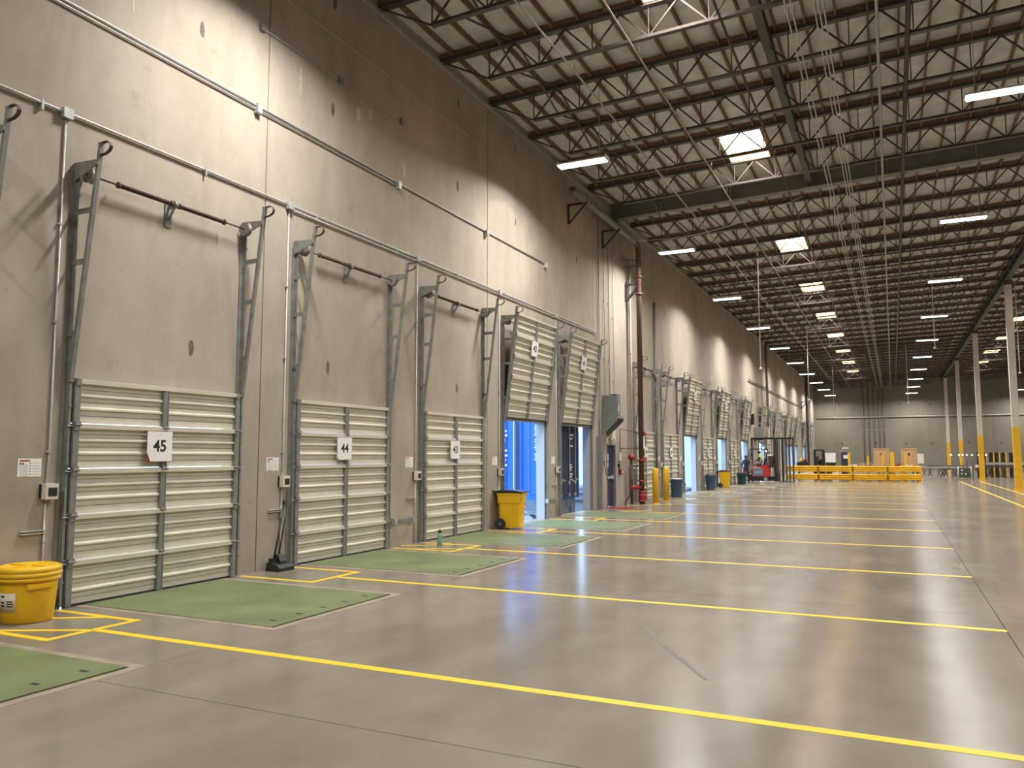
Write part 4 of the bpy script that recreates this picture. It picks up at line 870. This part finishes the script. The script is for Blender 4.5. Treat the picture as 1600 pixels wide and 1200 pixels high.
for z in (0.35, 1.4, 2.3, 2.88): MB().box(0.98, 1.04, -0.33, 0.33, z-0.05, z+0.05).obj('mast_crossbar', 'black', mst)
MB().tube([(1.02, 0.0, 0.2), (1.02, 0.0, 2.2)], 0.045, 10).obj('lift_cylinder', 'galvd', t)
MB().box(0.62, 0.96, -0.30, 0.30, 0.15, 0.42).obj('mast_mount', 'black', t)
MB().box(1.15, 1.20, -0.45, 0.45, 0.15, 0.65).box(1.15, 1.19, -0.5, 0.5, 0.66, 0.72).obj('fork_carriage', 'black', t)
for s in (-1, 1): MB().box(1.20, 2.05, s*0.28-0.05, s*0.28+0.05, 0.06, 0.10).box(1.20, 1.24, s*0.28-0.05, s*0.28+0.05, 0.10, 0.6).obj('fork', 'steel', t)
MB().box(0.60, 0.90, -0.46, 0.46, 1.0, 1.75).obj('load_grille', mat('dark_red_brown', (0.06, 0.02, 0.018), 0.6, 0, 0.4, 9), t); MB().box(0.56, 0.86, -0.462, -0.4601, 1.76, 1.86).obj('name_plate', 'white', t)
# seated driver facing -x
J = {'pelvis': ((0.10, 0, 1.28), (0.14, 0.16)), 'waist': ((0.11, 0, 1.42), (0.12, 0.15)), 'chest': ((0.06, 0, 1.64), (0.14, 0.18)), 'neck': ((0.02, 0, 1.80), 0.06), 'head': ((-0.02, 0, 1.93), (0.095, 0.085)), 'crown': ((-0.01, 0, 2.03), 0.055), 'nose': ((-0.125, 0, 1.92), 0.015)}
B = [('pelvis', 'waist'), ('waist', 'chest'), ('chest', 'neck'), ('neck', 'head'), ('head', 'crown'), ('head', 'nose')]; S_ = ['tan', 'hivis', 'hivis', 'skin', 'skin', 'skin']
for s, n in ((-1, 'l'), (1, 'r')):
    J.update({n+'hip': ((0.05, s*0.10, 1.26), 0.10), n+'knee': ((-0.38, s*0.14, 1.24), 0.07), n+'ank': ((-0.55, s*0.13, 0.72), 0.048), n+'toe': ((-0.70, s*0.14, 0.64), 0.042),
              n+'sh': ((0.06, s*0.20, 1.72), 0.07), n+'elb': ((-0.10, s*0.27, 1.46), 0.05), n+'wr': ((-0.38, s*0.20, 1.40), 0.035), n+'hand': ((-0.47, s*0.17, 1.38), (0.022, 0.04)),
              n+'f1': ((-0.54, s*0.14, 1.40), 0.012), n+'f2': ((-0.55, s*0.15, 1.375), 0.012), n+'f3': ((-0.545, s*0.165, 1.36), 0.012), n+'f4': ((-0.53, s*0.18, 1.345), 0.011), n+'th': ((-0.48, s*0.12, 1.42), 0.012)})
    B += [('pelvis', n+'hip'), (n+'hip', n+'knee'), (n+'knee', n+'ank'), (n+'ank', n+'toe'), ('chest', n+'sh'), (n+'sh', n+'elb'), (n+'elb', n+'wr'), (n+'wr', n+'hand')] + [(n+'hand', n+f) for f in ('f1', 'f2', 'f3', 'f4', 'th')]
    S_ += ['tan', 'tan', 'tan', 'black', 'hivis', 'cloth', 'skin', 'skin'] + ['skin']*5
figure('person', 'person in lime hi-vis vest seated driving the red forklift', J, B, ['tan', 'hivis', 'skin', 'black', 'cloth'], S_, (FX, FY, 0), 0, 'black')
# black portal frame behind the forklift
t = thing('portal_frame', 'black steel portal frame standing behind the red forklift', 'frame', (0.0, 56.6, 0))
MB().box(0.20, 0.32, -0.06, 0.06, 0, 2.98).obj('upright', 'black', t); MB().box(2.20, 2.32, -0.06, 0.06, 0, 2.98).obj('upright', 'black', t); MB().box(0.20, 3.0, -0.05, 0.05, 2.88, 3.0).obj('crossbeam', 'black', t)
for x in (2.45, 2.65, 2.88): MB().box(x, x+0.1, -0.05, 0.05, 0, 2.9).obj('upright', 'steel', t)

# ------------------------------------------------------------------ yellow guard rail and things behind it
GYR = 59.0
t = thing('guard_rail', 'long yellow double guard rail with ribbed beams across the aisle end', 'guard rail', (0, GYR, 0))
PX = [2.2, 4.3, 6.5, 8.65, 9.45]
def rail_prof(z):
    return [(0.0, z-0.205), (-0.03, z-0.20), (-0.085, z-0.165), (-0.085, z-0.105), (-0.03, z-0.07), (-0.085, z-0.035), (-0.085, z+0.035), (-0.03, z+0.07), (-0.085, z+0.105), (-0.085, z+0.165), (-0.03, z+0.20), (0.0, z+0.205)]
for a, b in zip(PX, PX[1:]):
    for z in (0.31, 0.86): MB().prism([(p[0]-0.06, p[1]) for p in rail_prof(z)], 'x', a-0.05, b+0.05).obj('ribbed_beam', 'ypaint', t)
for x in PX:
    p = MB().box(x-0.06, x+0.06, -0.06, 0.06, 0.015, 1.10).obj('post', 'ypaint', t); MB().box(x-0.13, x+0.13, -0.13, 0.13, 0, 0.015).obj('foot_plate', 'ypaint', p)
t = thing('guard_rail', 'short yellow guard rail section set back at the right end', 'guard rail', (0, GYR+1.0, 0))
for z in (0.31, 0.86): MB().prism([(p[0]-0.06, p[1]) for p in rail_prof(z)], 'x', 9.5, 10.62).obj('ribbed_beam', 'ypaint', t)
for x in (9.58, 10.62):
    p = MB().box(x-0.08, x+0.08, -0.06, 0.06, 0.015, 1.10).obj('post', 'ypaint', t); MB().box(x-0.13, x+0.13, -0.13, 0.13, 0, 0.015).obj('foot_plate', 'ypaint', p)
def crate(x, y, lab):
    t = thing('wooden_crate', lab, 'crate', (x, y, 0), group='wooden crates')
    MB().box(-0.46, 0.46, -0.4, 0.4, 1.17, 2.18).obj('panel_box', 'crate', t)
    for sx in (-0.48, -0.12, 0.24, 0.42): MB().box(sx, sx+0.09, -0.43, -0.4, 1.17, 2.18).obj('batten', 'crate', t)
    MB().box(-0.50, 0.51, -0.44, 0.44, 2.18, 2.27).obj('lid', 'crate', t)
    MB().box(-0.05, 0.08, -0.405, -0.4001, 1.75, 1.95).obj('stencil_mark', 'ink', t)
    MB().box(-0.6, 0.6, -0.5, 0.5, 1.06, 1.165).obj('pallet_deck', 'crate', t)
    for sx in (-0.55, 0.45):
        for sy in (-0.45, 0.35): MB().box(sx, sx+0.1, sy, sy+0.1, 0, 1.06).obj('stand_leg', 'steel', t)
crate(8.25, 62.2, 'upright pine crate with batten sides, left of the two crates'); crate(9.98, 62.2, 'upright pine crate with batten sides, right of the two crates')
def posty(x, y, h, w, lab):
    t = thing('guard_post', lab, 'post', (x, y, 0), group='yellow guard posts')
    MB().box(-w/2, w/2, -0.08, 0.08, 0.02, h).prism([(-w/2-0.06, 0.02), (w/2+0.06, 0.02), (w/2+0.0, 0.3), (-w/2, 0.3)], 'y', -0.1, 0.1).obj('post', 'ypaint', t); MB().box(-w/2-0.1, w/2+0.1, -0.15, 0.15, 0, 0.02).obj('base', 'ypaint', t)
for x, h, w, lab in ((6.2, 1.95, 0.16, 'yellow guard post right of the dark pallet stacker'), (7.42, 1.75, 0.12, 'slim yellow guard post left of the first pine crate'), (8.35, 1.9, 0.12, 'yellow guard post standing before the left pine crate'), (8.95, 2.0, 0.26, 'broad yellow guard post between the two pine crates'), (9.75, 1.95, 0.10, 'slim yellow guard post before the right pine crate')): posty(x, 60.9, h, w, lab)
t = thing('parked_lift_truck', 'black parked lift truck with upright cab frame behind guard rail', 'lift truck', (4.15, 62.0, 0))
MB().box(-0.34, 0.34, -0.6, 0.6, 0.03, 1.15).obj('body', 'black', t); MB().box(-0.34, -0.26, -0.55, -0.45, 1.15, 2.1).box(0.22, 0.34, -0.55, -0.45, 1.15, 2.1).box(-0.34, 0.34, -0.55, 0.5, 2.1, 2.2).box(-0.34, -0.26, 0.4, 0.5, 1.15, 2.1).box(0.22, 0.34, 0.4, 0.5, 1.15, 2.1).obj('cab_frame', 'black', t)
MB().box(-0.26, 0.0, -0.5, -0.42, 1.2, 1.7).obj('control_tower', 'black', t); MB().prism([(-0.3, 1.15), (0.2, 1.15), (0.2, 1.5), (0.05, 1.5)], 'y', 0.0, 0.35).obj('seat', 'black', t)
for s in (-1, 1): wheel(t, s*0.30, -0.4, 0.16, 0.16, 0.12, 'x'); wheel(t, s*0.30, 0.4, 0.16, 0.16, 0.12, 'x')
t = thing('white_case', 'white rectangular case standing on a black plinth behind guard rail', 'case', (4.92, 62.0, 0))
MB().box(-0.34, 0.34, -0.35, 0.35, 1.28, 1.96).obj('case', 'white', t); MB().box(-0.30, 0.32, -0.33, 0.33, 0.0, 1.28).obj('plinth', 'black', t); MB().box(-0.36, -0.3401, -0.3, 0.3, 1.75, 1.95).obj('blue_strip', 'blue', t)
t = thing('pallet_stacker', 'dark pallet stacker with pale tiller head behind the guard rail', 'stacker', (5.85, 62.0, 0))
MB().box(-0.2, 0.24, -0.3, 0.3, 0.15, 2.0).obj('body', 'navy', t); MB().box(-0.05, 0.25, -0.34, -0.3, 1.55, 1.8).obj('panel', 'white', t); MB().tube([(-0.2, 0, 2.0), (-0.05, 0, 2.25), (0.25, 0, 2.3)], 0.04, 8).box(-0.1, 0.3, -0.16, 0.16, 2.25, 2.36).obj('tiller_head', 'cream', t); MB().box(-0.3, 0.3, -0.5, 0.3, 0.05, 0.16).obj('base', 'black', t)
t = thing('low_cart', 'low dark cart with red and yellow goods behind guard rail', 'cart', (3.0, 62.2, 0))
MB().box(-0.4, 0.4, -0.3, 0.3, 1.0, 1.3).obj('tray', 'black', t); MB().box(-0.35, -0.25, -0.25, 0.25, 0.0, 1.0).box(0.25, 0.35, -0.25, 0.25, 0, 1.0).obj('legs_frame', 'steel', t)
MB().lathe([(0.12, 0), (0.16, 0.1), (0.1, 0.25)], (0.15, 0, 1.3), 12).obj('red_canister', 'red', t)
MB().lathe([(0.1, 0), (0.12, 0.1), (0.06, 0.3)], (-0.15, 0.1, 1.3), 12).obj('yellow_canister', 'ybin', t)
for i, (x, w, h) in enumerate(((3.6, 0.5, 0.75), (5.3, 0.4, 0.6), (6.9, 0.35, 0.65), (7.8, 0.4, 0.62))):
    lab = ['first', 'second', 'third', 'fourth'][i]
    t = thing('cardboard_box', f'pale carton seen under the guard rail, {lab} from the left', 'box', (x, 60.6, 0), group='pale cartons'); MB().box(-w/2, w/2, -0.2, 0.2, 0.0, h).obj('carton', 'cream', t); MB().box(-0.03, 0.03, -0.2005, 0.2005, h-0.2, h+0.002).obj('tape', 'white', t)
t = thing('white_board', 'white panel standing right of the right pine crate', 'panel', (10.75, 63.0, 0)); MB().box(-0.2, 0.2, -0.02, 0.02, 1.2, 1.9).obj('panel', 'white', t); MB().box(-0.02, 0.02, 0.02, 0.05, 0.0, 1.6).box(-0.2, 0.2, -0.15, 0.15, 0, 0.03).obj('stand', 'steel', t)
t = thing('goods_table', 'long low dark table behind guard rail under loose packages', 'table', (8.0, 60.35, 0))
MB().box(-2.0, 2.3, -0.28, 0.28, 0.98, 1.04).obj('top', 'steel', t)
for xx in (-1.9, 0.1, 2.2):
    for yy in (-0.24, 0.24): MB().box(xx-0.03, xx+0.03, yy-0.03, yy+0.03, 0, 0.98).obj('leg', 'steel', t)
for i, (x, w, h, mt, cn) in enumerate(((6.45, 0.5, 0.14, 'cream', 'cream'), (7.0, 0.36, 0.2, 'crate', 'brown'), (7.55, 0.4, 0.12, 'galvd', 'grey'), (8.55, 0.45, 0.1, 'boxgrey', 'dark grey'), (9.3, 0.5, 0.16, 'redp', 'dull red'), (9.95, 0.42, 0.12, 'cream', 'pale'))):
    t = thing('loose_package', f'flat {cn} package lying on the table behind the guard rail', 'package', (x, 60.35, 1.04), 0.15*(i % 3-1)); MB().prism([(-w/2, 0.0), (w/2, 0.0), (w/2-0.03, h), (-w/2+0.06, h*0.8)], 'y', -0.17, 0.17).obj('wrap', mt, t); MB().box(-0.02, 0.02, -0.172, 0.172, 0.0, h*0.92).obj('strap', 'black', t)
# conveyors
def conveyor(x0, x1, y, z, mt, lab):
    t = thing('roller_conveyor', lab, 'conveyor', (0, y, 0), group='conveyors')
    for s in (-0.4, 0.4): MB().box(x0, x1, s-0.03, s+0.03, z-0.14, z).obj('side_rail', mt, t)
    me = MB().tube([(0, -0.37, 0), (0, 0.37, 0)], 0.03, 8).mesh('roller', 'galvd'); n = int((x1-x0)/0.16)
    for i in range(n): link('roller', me, t, (x0+0.08+0.16*i, 0, z-0.02))
    n = int((x1-x0)/0.9)+1
    for i in range(n):
        x = x0+0.2+i*(x1-x0-0.4)/max(1, n-1)
        for s in (-0.36, 0.36):
            MB().bar((x-0.12, s, 0.14), (x+0.12, s, z-0.14), 0.045).bar((x+0.12, s, 0.14), (x-0.12, s, z-0.14), 0.045).obj('leg', 'steel' if mt == 'steel' else 'galvd', t)
            wheel(t, x, s, 0.09, 0.09, 0.05)
conveyor(10.9, 13.2, 67.6, 0.95, 'galv', 'grey flexible roller conveyor just right of the guard rail')
conveyor(11.4, 14.0, 71.5, 1.0, 'steel', 'dark roller conveyor behind the grey flexible one')
conveyor(12.2, 14.3, 69.6, 0.8, 'steel', 'low dark conveyor between grey flexible one and the cart')
conveyor(15.2, 21.0, 68.5, 1.05, 'steel', 'long dark conveyor line right of the columns')
conveyor(15.6, 22.0, 73.0, 1.2, 'galv', 'raised pale conveyor line in front of black yellow posts')
t = thing('tool_cart', 'dark green cart inside a white tube frame beside the column', 'cart', (13.75, 67.9, 0))
MB().tube([(-0.42, -0.3, 0), (-0.42, -0.3, 0.93), (0.42, -0.3, 0.93), (0.42, -0.3, 0)], 0.022, 8).obj('tube_frame', 'whitepipe', t); MB().tube([(-0.42, 0.3, 0), (-0.42, 0.3, 0.93), (0.42, 0.3, 0.93), (0.42, 0.3, 0)], 0.022, 8).obj('tube_frame', 'whitepipe', t)
MB().box(-0.38, 0.38, -0.25, 0.25, 0.12, 0.82).obj('cart_body', 'dgreen', t)
for x, z, mt in ((-0.2, 0.42, 'cream'), (0.05, 0.4, 'whitepipe'), (-0.18, 0.68, 'white'), (0.25, 0.6, 'redp')): MB().box(x-0.06, x+0.06, -0.28, -0.25, z-0.05, z+0.06).obj('component', mt, t)
for i, px in enumerate((14.9, 15.25, 15.75, 16.15, 16.6, 17.15, 17.6, 18.2)):
    t = thing('post_rack', f'black and yellow upright rack post, {ordn(i)} from the left beyond the conveyors', 'rack post', (px+0.4, 75.0, 0), group='black and yellow rack posts')
    MB().box(-0.14, 0.14, -0.1, 0.1, 0.02, 2.0).obj('black_post', 'black', t); MB().box(0.14, 0.24, -0.1, 0.1, 0.02, 2.0).obj('yellow_edge', 'ypaint', t); MB().box(-0.22, 0.3, -0.2, 0.2, 0, 0.02).obj('base', 'steel', t)
for i, x in enumerate((13.2, 13.75, 14.0, 14.35, 14.65, 15.1, 15.6)):
    t = thing('lamp_post', f'thin post with small round white lamp, {ordn(i)} from left near columns', 'lamp', (x, 72.6 if i != 3 else 73.4, 0), group='small round lamps')
    MB().tube([(0, 0, 0.0), (0, 0, 1.75)], 0.03, 8).obj('post', 'steel', t); MB().lathe([(0.0, -0.06), (0.045, -0.035), (0.058, 0.0), (0.045, 0.04), (0.0, 0.06)], (0, 0, 1.8), 12).obj('lamp_globe', 'lamp_on', t)  # round white heads look reflective, no known light source; their glow is added
t = thing('red_extinguisher', 'red extinguisher hung on left side of the second visible column', 'extinguisher', (XM-0.32, 65.75, 0.65)); MB().lathe([(0.08, 0), (0.09, 0.03), (0.09, 0.42), (0.04, 0.5)], (0, 0, 0), 14).obj('cylinder', 'red', t); MB().box(-0.03, 0.16, -0.02, 0.02, 0.5, 0.56).obj('handle', 'black', t); MB().box(-0.1, 0.1, -0.11, -0.1, 0.25, 0.45).obj('tag', 'white', t)

# ------------------------------------------------------------------ far wall services, far left wall services
t = thing('end_wall_duct', 'long pale horizontal pipe along the far end wall', 'pipe', (0, YEND-0.12, 6.55)); MB().tube([(0.3, 0, 0), (XR-0.3, 0, 0)], 0.09, 10).obj('pipe', 'galv', t)
for i in range(12): MB().box(1.0+2.6*i, 1.06+2.6*i, -0.1, 0.119, -0.14, 0.11).obj('bracket', 'galvd', t)
for i, x in enumerate((5.8, 6.4, 7.0, 7.6, 8.1)):
    t = thing('end_wall_conduit', f'vertical conduit on the far wall, {ordn(i)} from left of the cluster', 'conduit', (x, YEND-0.06, 0), group='far wall conduits'); MB().tube([(0, 0, 1.0), (0, 0, 10.6)], 0.05, 8).obj('conduit', 'galvd', t); MB().box(-0.09, 0.09, -0.06, 0.058, 4.9, 5.0).obj('strap', 'galv', t)
t = thing('far_wall_pipe', 'pale pipe running level on dock wall above the far doors', 'pipe', (0, 0, 7.1)); MB().tube([(0.12, 57.2, 0), (0.12, 92.9, 0)], 0.05, 8).obj('pipe', 'galvd', t)
for i in range(9): MB().tube([(0.06, 61+4.0*i, -0.02), (0.06, 61+4.0*i, -1.4)], 0.02, 6).obj('drop', 'galvd', t)
t = thing('far_riser', 'tall black riser pipe on dock wall near the far end', 'pipe', (0.6, 93.2, 0)); MB().tube([(0, 0, 0), (0, 0, 10.3)], 0.13, 12).obj('pipe', 'steel', t); MB().bar((-0.58, 0, 7.7), (0, 0, 7.7), 0.08).bar((-0.56, 0, 7.7), (-0.56, 0, 6.9), 0.08).bar((-0.55, 0, 6.95), (0, 0, 7.65), 0.07).obj('wall_bracket', 'steel', t)
t = thing('far_downpipe', 'dark downpipe on dock wall past the far electrical cabinet', 'pipe', (0.32, 64.35, 0)); MB().tube([(0, 0, 4), (0, 0, 10.5)], 0.10, 10).obj('pipe', 'boxgrey', t); MB().box(-0.12, 0.1, -0.14, 0.14, 7.0, 7.1).obj('strap', 'galvd', t)
t = thing('far_cabinet', 'grey electrical cabinet high on dock wall above the forklift', 'cabinet', (0, 59.4, 2.95)); MB().box(0, 0.6, 0, 0.5, 0, 0.85).obj('body', 'boxgrey', t); MB().box(0.0, 0.62, -0.1, 0.6, -0.08, -0.0).obj('shelf_plate', 'black', t); MB().box(0.6001, 0.615, 0.05, 0.45, 0.05, 0.8).obj('door', 'boxgrey', t)
t = thing('wall_speaker', 'small black box on dock wall left of the far grey cabinet', 'speaker', (0, 57.9, 3.95)); MB().box(0, 0.25, -0.25, 0.25, 0, 0.75).obj('cabinet', 'black', t); MB().box(0.25, 0.258, -0.2, 0.2, 0.08, 0.66).obj('grille', 'steel', t)
